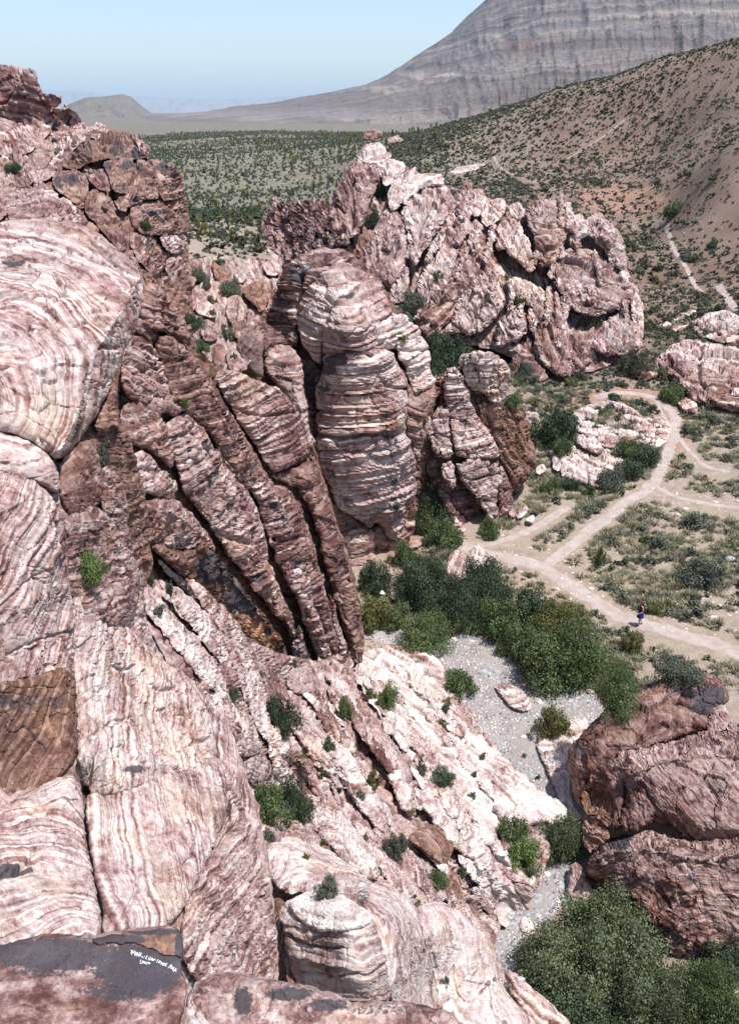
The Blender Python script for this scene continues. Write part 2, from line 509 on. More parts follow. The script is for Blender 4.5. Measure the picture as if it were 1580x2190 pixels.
# (u, Y, z): height z, Y metres ahead, in the direction of u (hidden ground)
for s in ('-400,15,18 0,15,16 0,5,15 790,4,10 -600,8,18 1400,5,2 1600,12,1 800,12,6 600,20,3 300,24,7 0,30,13 -400,30,18 700,30,-1 600,40,-1 600,45,3 700,52,1 '
          '400,35,5 400,48,9 200,45,11 0,60,20 -400,60,32 330,55,12 600,62,3 760,66,2 900,66,1 500,52,6 0,100,24 -400,100,34 200,95,20 -400,250,20 0,250,14 200,200,13 '
          '1000,100,3.5 900,118,5 800,125,7 1250,100,3.5 750,150,9 700,115,8 1100,116,6 1000,125,8 1150,104,3.5 1200,118,7 1280,112,5 1330,106,5 1180,135,14 1080,142,15 1580,330,32 1580,500,18 1200,380,24 1200,560,15 1900,200,44 1900,120,20 1900,60,3 1900,30,1 '
          '2400,200,50 2400,60,6 2400,20,2 -400,600,8 -400,1700,4 1580,900,8 1100,800,9 -800,40,34 -800,150,30 2400,600,14 2400,1700,6').split():
    u, Y, z = map(float, s.split(',')); TC.append(((u - 790) / FP * Y * 1.05, Y, z))
TC = np.array(TC)
def lp(x, y):
    r = np.sqrt(x * x + y * y) + 2
    return np.arctan2(x, y) * 260, np.log(r) * 150
_a, _b = lp(TC[:, 0], TC[:, 1])
TR = RBF(np.stack([_a, _b], -1), TC[:, 2], 6)
WASH = chaikin(parse('770,1325 860,1340 960,1372 1010,1345 1100,1420 1180,1455 1262,1480 1300,1530 1225,1562 1182,1600 1192,1660 1212,1740 1190,1790 1230,1850 1215,1930 '
                     '1140,1985 1135,2060 1190,2110 1330,2260 1020,2260 1050,2100 1040,1950 1095,1885 1085,1790 1150,1700 1100,1640 1020,1570 955,1480 925,1420 850,1385 770,1370'), 2)
PATHS = [('1640,1425 1560,1386 1480,1362 1366,1337 1290,1297 1210,1245 1150,1205 1060,1190 1000,1172 950,1150', 1.5),
         ('1165,1212 1215,1170 1290,1112 1350,1068 1400,1035 1425,975 1445,920 1440,880 1400,850 1340,838 1270,852', 1.25),
         ('1020,1168 1100,1152 1170,1112 1215,1085', 0.9),
         ('1500,625 1480,604 1468,575 1444,545 1430,510 1422,480', 0.7), ('1335,252 1290,288 1245,318 1210,340', 0.4), ('1055,335 1068,360 1100,380 1150,396', 0.5),
         ('1580,670 1555,640 1535,610', 1.1), ('1580,1085 1500,1078 1440,1060 1400,1040', 0.6), ('1400,850 1420,900 1500,1000 1560,1010', 0.5)]
def terr(x, y, detail=True):
    a, b = lp(x, y)
    z = TR(a, b)
    if detail:
        r = np.sqrt(x * x + y * y)
        q = np.stack([x, y, np.zeros_like(x)], -1)
        k = np.clip(r / 60, 0.4, 1)
        z = z + 0.10 * k * fbm(q * 0.45, 3, 3) + 0.35 * np.clip((r - 60) / 60, 0, 1) * fbm(q * 0.09, 3, 5)
        z = z + np.clip((r - 90) / 80, 0, 1) * np.clip((1400 - r) / 800, 0, 1) * 1.0 * (1 - np.abs(fbm(q * 0.017, 3, 8)) * 2 - 0.5)
    return z
def ground_at(u, v, detail=True, tmin=12, tmax=1300):     # where the ray of a pixel meets the ground
    u = np.atleast_1d(np.asarray(u, float)); v = np.atleast_1d(np.asarray(v, float))
    d = ray(u, v)
    ts = np.exp(np.linspace(math.log(tmin), math.log(tmax), 140))
    lo = np.full(len(u), float(tmin)); hi = np.full(len(u), np.nan)
    P = d[:, None, :] * ts[None, :, None]
    zz = terr(P[..., 0], P[..., 1], detail)
    below = (P[..., 2] + CAMZ) < zz
    k = below.argmax(1); hit = below.any(1)
    k = np.clip(k, 1, None)
    lo = ts[k - 1]; hi = ts[k]
    for _ in range(7):
        m = (lo + hi) / 2; p = d * m[:, None]
        b = (p[:, 2] + CAMZ) < terr(p[:, 0], p[:, 1], detail)
        hi = np.where(b, m, hi); lo = np.where(b, lo, m)
    p = d * hi[:, None]; p[:, 2] = terr(p[:, 0], p[:, 1], detail)
    return p, hit
def path_dist(u, v):
    p = np.stack([u, v], -1); r = np.full(len(p), 1e9)
    for s, w in PATHS: r = np.minimum(r, seg_dist(p, parse(s))[0])
    return r

def ground_material():
    t = NT('desert_soil')
    geo = t.n('NewGeometry'); pos = geo.outputs['Position']
    reg = t.attr('reg', 'Vector'); sx = t.n('SeparateXYZ'); t.l(reg, sx.inputs[0]); hill, plain, redd = sx.outputs
    n1 = t.noise(pos, 0.13, 6, 0.6); n2 = t.noise(pos, 1.6, 6, 0.65); n3 = t.noise(pos, 9, 4, 0.7); n0 = t.noise(pos, 0.02, 4, 0.55)
    col = t.ramp(n2, [(0.3, (0.215, 0.160, 0.125)), (0.5, (0.275, 0.215, 0.175)), (0.7, (0.35, 0.285, 0.24))])
    hc = t.ramp(n1, [(0.3, (0.125, 0.082, 0.060)), (0.5, (0.165, 0.115, 0.088)), (0.7, (0.21, 0.155, 0.122))])
    col = t.mix(hill, col, hc)
    pc = t.ramp(n1, [(0.3, (0.115, 0.104, 0.078)), (0.7, (0.185, 0.168, 0.13))])
    pc = t.mix(t.math('MULTIPLY', t.sstep(t.noise(pos, 0.75, 3, 0.75), 0.47, 0.6), 0.6), pc, (0.07, 0.075, 0.05))
    col = t.mix(plain, col, pc)
    ln = t.n('VectorMath', operation='LENGTH'); t.l(pos, ln.inputs[0])
    fk = t.sstep(ln.outputs['Value'], 700, 1000)
    fs = t.sstep(t.noise(pos, 0.10, 3, 0.8), 0.45, 0.62)
    col = t.mix(fk, col, t.mix(fs, (0.145, 0.128, 0.115), (0.07, 0.07, 0.058)))
    rm = t.sstep(t.math('ADD', redd, t.math('MULTIPLY', t.math('SUBTRACT', n1, 0.5), 1.3)), 0.45, 0.8)
    col = t.mix(t.math('MULTIPLY', rm, 0.75), col, t.ramp(n2, [(0.3, (0.23, 0.115, 0.078)), (0.7, (0.36, 0.22, 0.17))]))
    # dry grass litter on the valley floor
    gr = t.math('MULTIPLY', t.sstep(t.noise(pos, 0.55, 5, 0.6, 0.4), 0.47, 0.62), t.math('SUBTRACT', 1.0, hill, clamp=True))
    col = t.mix(t.math('MULTIPLY', gr, 0.55), col, t.ramp(n3, [(0.3, (0.20, 0.17, 0.105)), (0.7, (0.34, 0.295, 0.205))]))
    # pebbles
    vo = t.n('TexVoronoi'); t.l(pos, vo.inputs['Vector']); vo.inputs['Scale'].default_value = 3.2
    pb = t.sstep(vo.outputs['Distance'], 0.16, 0.10)
    pbm = t.math('MULTIPLY', pb, t.sstep(n2, 0.5, 0.6))
    col = t.mix(t.math('MULTIPLY', pbm, 0.5), col, (0.55, 0.48, 0.44))
    t.l(col, t.b.inputs['Base Color'])
    h = t.math('ADD', t.math('MULTIPLY', n3, 0.5), t.math('MULTIPLY', n2, 1.0))
    h = t.math('ADD', h, t.math('MULTIPLY', pbm, 0.8))
    t.l(t.bump(h, 0.10, 0.8), t.b.inputs['Normal'])
    return t.m
def sheet_material(name, stops, scale, peb=None, bump=0.05):
    t = NT(name); pos = t.n('NewGeometry').outputs['Position']
    n1 = t.noise(pos, scale, 7, 0.65); n2 = t.noise(pos, scale * 9, 4, 0.7)
    v = t.math('ADD', t.math('MULTIPLY', n1, 0.65), t.math('MULTIPLY', n2, 0.35))
    col = t.ramp(v, stops)
    h = v
    if peb:
        vo = t.n('TexVoronoi'); t.l(pos, vo.inputs['Vector']); vo.inputs['Scale'].default_value = peb
        sep = t.n('SeparateColor'); t.l(vo.outputs['Color'], sep.inputs[0])
        pc = t.ramp(sep.outputs[0], [(0.0, (0.16, 0.17, 0.20)), (0.4, (0.36, 0.36, 0.38)), (0.75, (0.55, 0.54, 0.54)), (1.0, (0.68, 0.62, 0.58))])
        k = t.math('MULTIPLY', t.sstep(vo.outputs['Distance'], 0.5, 0.25), t.sstep(t.noise(pos, 0.5, 4, 0.6), 0.34, 0.52))
        col = t.mix(k, col, pc); h = t.math('ADD', t.math('MULTIPLY', v, 0.4), t.math('MULTIPLY', t.sstep(vo.outputs['Distance'], 0.6, 0.0), k))
    t.l(col, t.b.inputs['Base Color']); t.l(t.bump(h, bump, 0.8), t.b.inputs['Normal'])
    return t.m
M_GROUND = ground_material()
M_PATH = sheet_material('trail_dust', [(0.3, (0.25, 0.195, 0.165)), (0.5, (0.34, 0.28, 0.25)), (0.7, (0.42, 0.365, 0.34))], 1.3, None, 0.03)
M_WASH = sheet_material('wash_gravel', [(0.3, (0.20, 0.162, 0.142)), (0.5, (0.265, 0.235, 0.22)), (0.7, (0.345, 0.32, 0.305))], 0.8, 5.0, 0.12)

def fade(x, a, b): return np.clip((x - a) / (b - a), 0, 1)
def build_ground():
    na, nr = 560, 620
    az = np.radians(np.linspace(-62, 62, na)); rr = np.exp(np.linspace(math.log(3), math.log(9000), nr))
    A, R = np.meshgrid(az, rr)
    x = (R * np.sin(A)).ravel(); y = (R * np.cos(A)).ravel(); z = terr(x, y)
    far = fade(R.ravel(), 1500, 2600); z = z * (1 - far) + 2 * far
    u, v = proj(np.stack([x, y, z], -1))
    hill = np.clip(fade(y, 75, 105) * fade(x, -12, 8) + fade(y, 90, 130) * fade(x, -30, 0) * 0.5, 0, 1)
    plain = fade(y, 150, 230) * (1 - fade(x - (y - 150) * 0.12, -5, 35))
    hill = np.maximum(hill * (1 - plain), 0)
    redd = np.zeros(len(x)) + 0.1 * hill
    for (eu, ev, ru, rv, val) in ((1330, 425, 130, 40, .75), (1290, 860, 160, 40, 1.1), (1430, 920, 45, 110, 1.1), (1140, 1270, 110, 60, .6), (1250, 1420, 90, 60, .6),
                                  (1130, 1000, 60, 60, .6), (880, 1190, 90, 60, .7), (1000, 310, 120, 30, .55), (520, 530, 120, 50, .45), (1290, 1440, 60, 90, .7), (1180, 880, 80, 30, .6)):
        q = ((u - eu) / ru) ** 2 + ((v - ev) / rv) ** 2
        redd = np.maximum(redd, val * np.clip(1.4 - q, 0, 1) * (y < 400))
    idx = np.arange(na * nr).reshape(nr, na)
    F = np.stack([idx[:-1, :-1].ravel(), idx[:-1, 1:].ravel(), idx[1:, 1:].ravel(), idx[1:, :-1].ravel()], -1)
    o = mesh_obj('ground', np.stack([x, y, z], -1), F, M_GROUND, attrs=dict(reg=np.stack([hill, plain, redd], -1)), smooth=True)
    o['kind'] = 'structure'
build_ground()

def draped(name, mat, polyline, width, lift=0.02):
    L = resample(chaikin(parse(polyline), 2, False), 6, False)
    P, hit = ground_at(L[:, 0], L[:, 1], False)
    P = P[:, :2]
    seg = np.r_[0, np.cumsum(np.linalg.norm(np.diff(P, axis=0), axis=1))]
    n = max(8, int(seg[-1] / 0.22)); s = np.linspace(0, seg[-1], n)
    Q = np.stack([np.interp(s, seg, P[:, 0]), np.interp(s, seg, P[:, 1])], -1)
    for _ in range(12): Q[1:-1] = (Q[:-2] + Q[1:-1] * 2 + Q[2:]) / 4
    d = np.gradient(Q, axis=0); d /= np.linalg.norm(d, axis=1, keepdims=True) + 1e-9
    nr = np.stack([-d[:, 1], d[:, 0]], -1)
    m = 9; V = []
    q3 = np.c_[Q * 0.9, np.zeros(n)]
    wl = width * (0.5 + 0.16 * fbm(q3, 3, 11) + 0.1 * vnoise(q3 * 3.1, 12)); wr = width * (0.5 + 0.16 * fbm(q3 + 40, 3, 13) + 0.1 * vnoise(q3 * 3.1, 14))
    for k in range(m):
        f = k / (m - 1)
        p = Q + nr * (-wl * (1 - f) + wr * f)[:, None]
        z = terr(p[:, 0], p[:, 1]) + (lift if 0 < k < m - 1 else -0.05)
        V.append(np.c_[p, z])
    V = np.stack(V, 1).reshape(-1, 3)
    i = np.arange(n * m).reshape(n, m)
    F = np.stack([i[:-1, :-1].ravel(), i[1:, :-1].ravel(), i[1:, 1:].ravel(), i[:-1, 1:].ravel()], -1)
    o = mesh_obj(name, V, F, mat, smooth=True); o['kind'] = 'structure'
    return o
for s, w in PATHS: draped('path', M_PATH, s, w)
def build_wash():
    g = 5.0; L = rough(WASH, 6, seed=77)
    lo = L.min(0) - g; hi = L.max(0) + g
    uu, vv = np.meshgrid(np.arange(lo[0], hi[0], g), np.arange(lo[1], hi[1], g))
    P, hit = ground_at(uu.ravel(), vv.ravel(), False, 14, 120)
    P[:, 2] = terr(P[:, 0], P[:, 1])
    P = P.reshape(uu.shape + (3,))
    k = inside(np.stack([(uu[:-1, :-1] + g / 2).ravel(), (vv[:-1, :-1] + g / 2).ravel()], -1), L).reshape(uu.shape[0] - 1, uu.shape[1] - 1)
    ii, jj = np.nonzero(k); idx = np.arange(uu.size).reshape(uu.shape)
    F = np.stack([idx[ii, jj], idx[ii + 1, jj], idx[ii + 1, jj + 1], idx[ii, jj + 1]], -1)
    us = np.unique(F); rm = -np.ones(uu.size, int); rm[us] = np.arange(len(us))
    V = P.reshape(-1, 3)[us]; V[:, 2] += 0.05 + 0.05 * fbm(V * 1.2, 3, 9)
    o = mesh_obj('wash_bed', V, rm[F], M_WASH, smooth=True); o['kind'] = 'structure'
build_wash()

# ------------------------------------------------------------------ far country
def far_material(name, stops, scale, speck=0.0, band=0.0, bmp=25.0):
    t = NT(name); pos = t.n('NewGeometry').outputs['Position']
    n1 = t.noise(pos, scale, 7, 0.6); n2 = t.noise(pos, scale * 12, 4, 0.7)
    v = t.math('ADD', t.math('MULTIPLY', n1, 0.6), t.math('MULTIPLY', n2, 0.4))
    if band:
        xyz = t.n('SeparateXYZ'); t.l(pos, xyz.inputs[0])
        wv = t.math('ADD', t.math('MULTIPLY', xyz.outputs[2], band), t.math('MULTIPLY', n1, 1.2))
        v = t.math('ADD', t.math('MULTIPLY', v, 0.45), t.math('MULTIPLY', t.noise(w=wv, scale=1.6, detail=6, rough=0.65), 0.55))
    col = t.ramp(v, stops)
    if speck:
        sm = t.sstep(t.noise(pos, speck, 3, 0.8), 0.53, 0.60)
        col = t.mix(t.math('MULTIPLY', sm, 0.55), col, (0.075, 0.08, 0.055))
    t.l(t.bump(v, bmp, 1.0), t.b.inputs['Normal'])
    a = t.attr('stain', 'Vector'); s3 = t.n('SeparateXYZ'); t.l(a, s3.inputs[0])
    col = t.mix(s3.outputs[0], col, t.ramp(n2, [(0.3, (0.13, 0.07, 0.066)), (0.7, (0.21, 0.125, 0.11))]))
    col = t.mix(s3.outputs[1], col, (0.46, 0.40, 0.33))
    col = t.mix(s3.outputs[2], col, t.ramp(n2, [(0.3, (0.085, 0.08, 0.085)), (0.7, (0.17, 0.16, 0.165))]))
    t.l(col, t.b.inputs['Base Color'])
    return t.m
def ridge(name, mat, crest, base, r0, r1, label, rs, gully=0.05, power=1.0, stains=(), n=(420, 120), back=1.6, cliff=0.0, gs=1.0):
    c = parse(crest); b = parse(base)
    us = np.linspace(c[0, 0], c[-1, 0], n[0]); vc = np.interp(us, c[:, 0], c[:, 1]); vb = np.interp(us, b[:, 0], b[:, 1])
    vc = vc + 2.0 * rs * fbm(np.stack([us * 0.03, us * 0, us * 0], -1), 4, 5, 0.6)
    T = np.linspace(0, 1, n[1]); V = []; U = []
    for t in T:
        r = r0 * (r1 / r0) ** t
        tt = t ** power
        v = vb + (vc - vb) * tt
        d = ray(us, v); p = d / d[:, 1:2] * r
        V.append(p); U.append(np.stack([us, v], -1))
    V = np.array(V); U = np.array(U)
    h = V[-1, :, 2] - V[0, :, 2]
    q = np.stack([us[None] * 0.026 * gs + T[:, None] * 1.4, np.broadcast_to(T[:, None] * 3.4, (n[1], n[0])), np.zeros((n[1], n[0]))], -1)
    g = 1 - np.abs(fbm(q, 4, 21, 0.5)) * 1.6
    env = (T * (1 - T) * 4)[:, None] ** 0.6
    H = np.maximum(h, 15)[None]
    V[..., 2] += H * gully * (g - 0.6) * env
    q2 = q * 5
    V[..., 2] += H * gully * 0.45 * fbm(q2, 4, 22, 0.65) * env
    if cliff:
        zz = (V[..., 2] - V[0:1, :, 2]) / H
        V[..., 2] += H * cliff * (layers(zz * 9 + 0.4 * fbm(q * 0.7, 2, 3), 31)) * env
    V[..., 2] += CAMZ
    bk = V[-1].copy(); bk[:, 1] *= back; bk[:, 0] *= back; bk[:, 2] = V[0, :, 2] * 0.4
    fr = V[0].copy(); fr[:, 2] -= 60; fr[:, :2] *= 0.97
    A = np.vstack([fr[None], V, bk[None]])
    UU = np.vstack([U[:1], U, U[-1:]])
    st = np.zeros(A.shape)
    for (ch, eu, ev, ru, rv, val) in stains:
        qq = ((UU[..., 0] - eu) / ru) ** 2 + ((UU[..., 1] - ev) / rv) ** 2
        nz = fbm(np.stack([UU[..., 0] * 0.05, UU[..., 1] * 0.09, qq * 0], -1), 3, 9)
        st[..., ch] = np.maximum(st[..., ch], val * np.clip(1.2 - qq + nz * 1.3, 0, 1))
    idx = np.arange(A.shape[0] * A.shape[1]).reshape(A.shape[:2])
    F = np.stack([idx[:-1, :-1].ravel(), idx[:-1, 1:].ravel(), idx[1:, 1:].ravel(), idx[1:, :-1].ravel()], -1)
    o = mesh_obj(name, A.reshape(-1, 3), F, mat, attrs=dict(stain=st.reshape(-1, 3)), smooth=True)
    o['kind'] = 'structure'
    if label: o['label'] = label
    return o
M_FAR = far_material('far_scrub', [(0.3, (0.115, 0.10, 0.092)), (0.5, (0.16, 0.14, 0.125)), (0.7, (0.22, 0.195, 0.175))], 0.004, 0.09)
M_MTN = far_material('grey_mountain_rock', [(0.38, (0.068, 0.056, 0.062)), (0.5, (0.150, 0.125, 0.122)), (0.62, (0.26, 0.225, 0.205))], 0.006, 0.05, 0.02)
M_BLUE = far_material('distant_range_rock', [(0.3, (0.17, 0.16, 0.17)), (0.7, (0.27, 0.25, 0.25))], 0.0006)
ridge('mountain', M_MTN, '240,262 330,247 420,240 500,228 600,216 700,197 780,182 830,160 870,132 900,112 940,88 965,70 1000,32 1030,6 1080,-40 1150,-110 1300,-200 1500,-260 1900,-240',
      '240,284 1000,289 1900,300', 1250, 3600, 'grey desert mountain with banded cliffs rising behind the hill', 1.6, 0.022, 1.0, n=(620, 200), cliff=0.035,
      stains=((0, 1130, 105, 55, 12, .5), (0, 1120, 128, 32, 7, .4), (1, 840, 190, 60, 8, .3), (1, 880, 160, 40, 8, .2), (1, 1110, 216, 20, 4, .35), (0, 1240, 160, 80, 6, .25), (2, 1000, 55, 50, 8, .8), (2, 1080, 85, 120, 6, .7), (2, 1240, 60, 50, 14, .9),
              (2, 1010, 80, 20, 5, .8), (2, 1200, 75, 90, 5, .5), (2, 1340, 80, 40, 8, .6), (2, 880, 170, 25, 5, .5), (1, 930, 165, 60, 4, .5), (2, 1500, 60, 70, 8, .5)))
ridge('hill', M_FAR, '60,262 110,245 150,222 185,208 215,207 250,202 262,201 282,207 290,215 310,232 330,246 380,262', '60,280 400,270', 3500, 4600,
      'small flat topped grey hill left of the valley plain', 0.5, 0.12, 1.0, n=(260, 80))
ridge('mountain', M_BLUE, '-300,190 60,185 130,196 180,194 215,200 300,206 400,209 480,212 560,208 640,204 760,206 900,200 1200,205', '-300,246 1200,246', 26000, 31000,
      'pale blue distant mountain range along the horizon', 1.2, 0.3, 1.0, n=(400, 30), gs=2.0)

# ------------------------------------------------------------------ depth of each cliff face, as (u, v, forward distance) samples
G_N = DepthMap('0,470,16.5 180,470,17.5 300,560,17.5 0,700,13.5 300,650,15.5 130,960,12 0,1000,11 130,1100,11 160,1640,8.3 0,1640,8 0,1720,7.4 200,1300,11.2 300,1150,13.6 '
               '330,1320,13.2 480,1520,13.2 480,1700,10.6 0,1990,5.6 250,1990,6.1 380,1990,6.7 590,2100,8 560,1850,9.6 200,1800,7.6 -60,2250,4.2 600,2250,7 450,2100,6.8')
G_L1 = lambda u, v: (4.8 / np.tan(np.radians(24.4) + np.arctan((np.asarray(v, float) - 1095) / FP))) * (1 + 0 * np.asarray(u, float))
G_K = DepthMap('600,1800,15.5 760,1860,15.5 600,1935,12.6 760,1930,12.2 830,2100,10.8 640,2130,11.2 840,1900,14.5 1000,1970,15.5 1100,2130,15 1200,2240,14.5 950,2240,12.5 880,2100,12.5 740,2180,10.4')
G_L = DepthMap('320,1240,23 420,1260,26 430,1450,19.5 500,1600,18.5 600,1500,29 700,1440,38 620,1700,24 560,1800,17.5 650,1800,19.5 800,1880,18.5 900,1960,18.5 1000,2080,17.5 1080,2150,19.5 '
               '1100,1750,31 900,1500,39.5 1000,1600,36.4 1200,1700,33 780,1390,44.5 930,1410,44.6 1110,1620,36 1140,1900,27.4 1060,1960,26.6 800,1600,30 900,1800,25 700,1600,27 1000,1900,25')
G_F = DepthMap('240,720,29 260,900,27 320,1100,25.5 300,1260,23.5 440,700,37 480,790,38 620,850,46 520,1400,34 600,1420,38 770,1420,43 750,1250,44 670,960,46.5 400,1200,28.5 420,960,32 560,1100,38 640,1450,40')
G_C = DepthMap('740,660,57 800,1240,57 640,900,56 600,750,60 880,900,58 700,535,66 590,700,63 920,760,63 900,1000,59 770,580,66 510,720,58')
G_E = DepthMap('1020,750,64.5 1020,1140,61.2 920,950,62 1130,1000,66 950,800,64 1130,880,68')
G_R = DepthMap('710,480,120 850,300,148 940,370,136 800,600,108 900,720,98 960,730,98 1100,420,130 1180,430,124 1340,520,120 1355,660,108 1180,805,92 1060,735,98 1270,775,95 700,560,114 1000,560,110 1370,750,98 800,290,150 600,500,140 1120,640,104')
G_U = DepthMap('400,450,60 400,330,68 330,290,72 200,300,74 150,345,66 60,420,38 110,390,44 0,470,28 200,490,38 260,560,35 330,640,38 400,540,55 60,160,96 200,270,112 280,275,125 200,250,112 0,330,84 -40,400,50 420,740,42')
G_H = DepthMap('1210,1640,34 1300,1510,36 1450,1445,37.5 1550,1500,36 1260,1700,32 1320,1610,32.5 1640,1560,32 1300,1780,29.5 1250,1860,28.4 1500,1780,28 1640,1800,27 1320,1980,25.4 1500,2065,23.8 1640,2000,24')
def ground_depth(k=0.99):
    def f(u, v):
        u = np.asarray(u, float); sh = u.shape
        p, h = ground_at(u.ravel(), np.asarray(v, float).ravel() + np.zeros(u.size), False)
        return (p[:, 1] * k).reshape(sh)
    return f
G_G = ground_depth()

# ------------------------------------------------------------------ left foreground buttress
f = formation('rock_buttress', 'huge swirled pink and white sandstone buttress filling the left edge of the view', 'cliff', G_N, (150, 1900))
n = dict(parent=f, white=0.62, red=0.15)
rock('back_wall', '-60,900 150,930 210,1080 300,1150 320,1400 470,1500 580,1800 600,2200 -60,2260', G_N, off=70, B=30, g=7, ca=5, **n)
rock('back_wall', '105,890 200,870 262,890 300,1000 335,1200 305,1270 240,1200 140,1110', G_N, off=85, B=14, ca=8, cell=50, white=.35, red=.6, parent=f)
rock('dome', '-60,470 20,474 60,468 130,470 190,484 240,520 275,550 300,580 307,620 298,680 270,745 235,830 200,900 160,955 125,987 90,962 60,938 20,925 -60,915', G_N,
     B=40, w=110, crests=[('303,590 270,650 240,700 205,750 180,800 176,860 155,915 128,965', 60, 1.3)], bc=(-120, 860, 60), lt=13, led=2.6, cell=120, ca=5, lump=9, white=0.66, red=0.12, parent=f,
     cracks=[('-10,547 60,550 110,553 150,538', 7, 3), ('200,515 235,545 262,556', 6, 3), ('185,790 200,755 220,742 250,745', 8, 4), ('120,590 135,615 140,630', 8, 5), ('145,700 185,690', 5, 2.5)],
     varn=[(30, 556, 28, 10, .9), (70, 517, 60, 6, .5), (245, 560, 12, 12, .6), (290, 640, 8, 40, .5)], orange=[(225, 830, 40, 110, .45), (190, 900, 40, 60, .4)])
rock('slab', '-60,585 20,600 70,622 110,642 125,670 142,700 150,722 165,745 160,765 128,790 100,800 40,812 -60,830', G_N, off=-16, B=14, w=20, bed=-6, lt=12, led=6.5, cell=80, cst=(2.5, 1, .7), ca=5, rg=5,
     white=0.70, red=0.05, parent=f, cracks=[('-10,642 60,650 110,645', 9, 4), ('-10,722 60,735 150,720', 7, 3), ('-10,790 40,795 110,765', 5, 3)])
rock('slab', '-60,920 20,928 70,945 110,975 127,1010 130,1055 100,1045 60,1026 -60,1016', G_N, off=-6, B=40, w=45, bed=20, lt=20, led=1.2, cell=200, ca=3, white=0.74, red=0.1, parent=f)
rock('pillar', '-60,1012 40,1010 90,1035 122,1075 140,1150 150,1240 158,1330 160,1430 164,1480 120,1475 60,1490 -60,1510', G_N, off=-20, B=38, w=60, e=1.6, bed=38, by=-.2, lt=13, led=5, cell=95, cst=(1.8, 1, .8), ca=9, white=0.62, red=0.2, parent=f, cracks=[('110,1080 100,1150 60,1210', 5, 3), ('20,1400 80,1370 150,1350', 6, 3), ('0,1300 60,1240 100,1220', 5, 3)], T=110)
rock('undercut', '-60,1470 60,1455 160,1420 166,1520 168,1610 140,1658 90,1692 40,1715 -60,1745', G_N, off=12, B=20, w=20, bed=40, by=-.2, lt=12, led=3, cell=110, cst=(2, 1, 1), ca=4, tilt=-.55, white=0.40, red=0.7, parent=f, orange=[(80, 1560, 130, 90, .35)], varn=[(70, 1500, 110, 18, .5), (60, 1560, 20, 60, .35)])  # red-brown and dark patches put the overhang's shade into the colour
rock('slab', '128,1120 160,1090 200,1075 235,1105 270,1160 292,1205 303,1255 290,1305 262,1348 200,1335 150,1300', G_N, off=10, B=35, w=45, bed=-28, lt=11, led=4, cell=60, ca=5, crests=[('240,1110 285,1200 298,1250 270,1300', 16)], white=0.55, red=0.3, parent=f)
rock('slab', '148,1240 200,1262 262,1338 320,1395 395,1440 440,1500 466,1590 440,1650 330,1670 250,1705 185,1700 166,1600 158,1450', G_N, B=40, w=60, bed=52, by=-.3, lt=14, led=3.6, cell=75, cst=(1.6, 1, .8), ca=7, white=0.70, red=0.12, parent=f, lump=8,
     cracks=[('250,1425 270,1432 290,1424', 9, 3), ('330,1470 350,1475 375,1470', 8, 3), ('400,1600 415,1585 450,1580', 7, 3), ('195,1575 240,1545 280,1535', 6, 3)], varn=[(290, 1645, 26, 9, .9), (100, 1730, 10, 6, .4)])
rock('slab', '186,1692 250,1700 330,1662 400,1640 462,1610 492,1690 474,1780 432,1860 402,1932 352,1992 262,1992 224,2012 217,1930 194,1830 184,1740', G_N, B=34, w=50, bed=57, by=-.25, lt=14, led=2.4, cell=150, ca=4, white=0.68, red=0.15, parent=f,
     cracks=[('232,1968 260,1965 290,1915 300,1850', 8, 3.5), ('395,1850 410,1830 415,1810', 8, 3)], orange=[(260, 1790, 50, 35, .25)])
rock('ribbed_face', '462,1610 490,1650 505,1690 540,1770 562,1840 582,1920 594,2010 602,2110 560,2160 470,2160 395,2070 385,2005 400,1930 436,1855 470,1780 488,1690', G_N, off=6, B=34, w=60, bed=74, lt=10, led=6.5, cell=70, cst=(2.6, 1, .7), ca=7, white=0.60, red=0.2, parent=f,
     varn=[(470, 1690, 26, 8, 1.0), (492, 1730, 6, 30, .8), (500, 2040, 12, 30, .5)], orange=[(520, 1950, 50, 120, .22)], groove=4)
rock('slab', '-60,1740 40,1714 120,1668 168,1655 182,1740 190,1830 205,1900 217,1960 210,2015 150,2015 60,2032 -60,2050', G_N, off=4, B=36, w=50, bc=(150, 2330, 0), lt=12, led=3, cell=130, ca=4, white=0.70, red=0.15, parent=f,
     cracks=[('-10,1872 40,1862 75,1835', 12, 7), ('185,1730 190,1830', 6, 3)], varn=[(30, 1858, 45, 12, 1.0), (100, 1905, 30, 5, .5)], orange=[(120, 1900, 60, 30, .45), (20, 1820, 40, 25, .3)])
rock('block', '125,987 165,945 195,937 212,970 226,1040 212,1086 170,1112 138,1095 126,1040', G_N, off=24, B=30, bed=70, lt=14, led=2.5, cell=90, ca=3, white=0.40, red=0.4, grey=.3, parent=f)
rock('block', '213,1003 240,990 262,1030 277,1080 274,1135 292,1200 262,1180 240,1130 212,1080', G_N, off=34, B=22, bed=-40, lt=12, led=2.5, cell=50, ca=5, white=0.5, red=0.3, parent=f, varn=[(220, 1015, 10, 12, .8)])
rock('overhang', '200,905 222,850 248,820 255,870 258,915 230,925 205,930', G_N, off=44, B=22, bed=10, lt=12, led=2, white=0.45, red=0.5, parent=f)

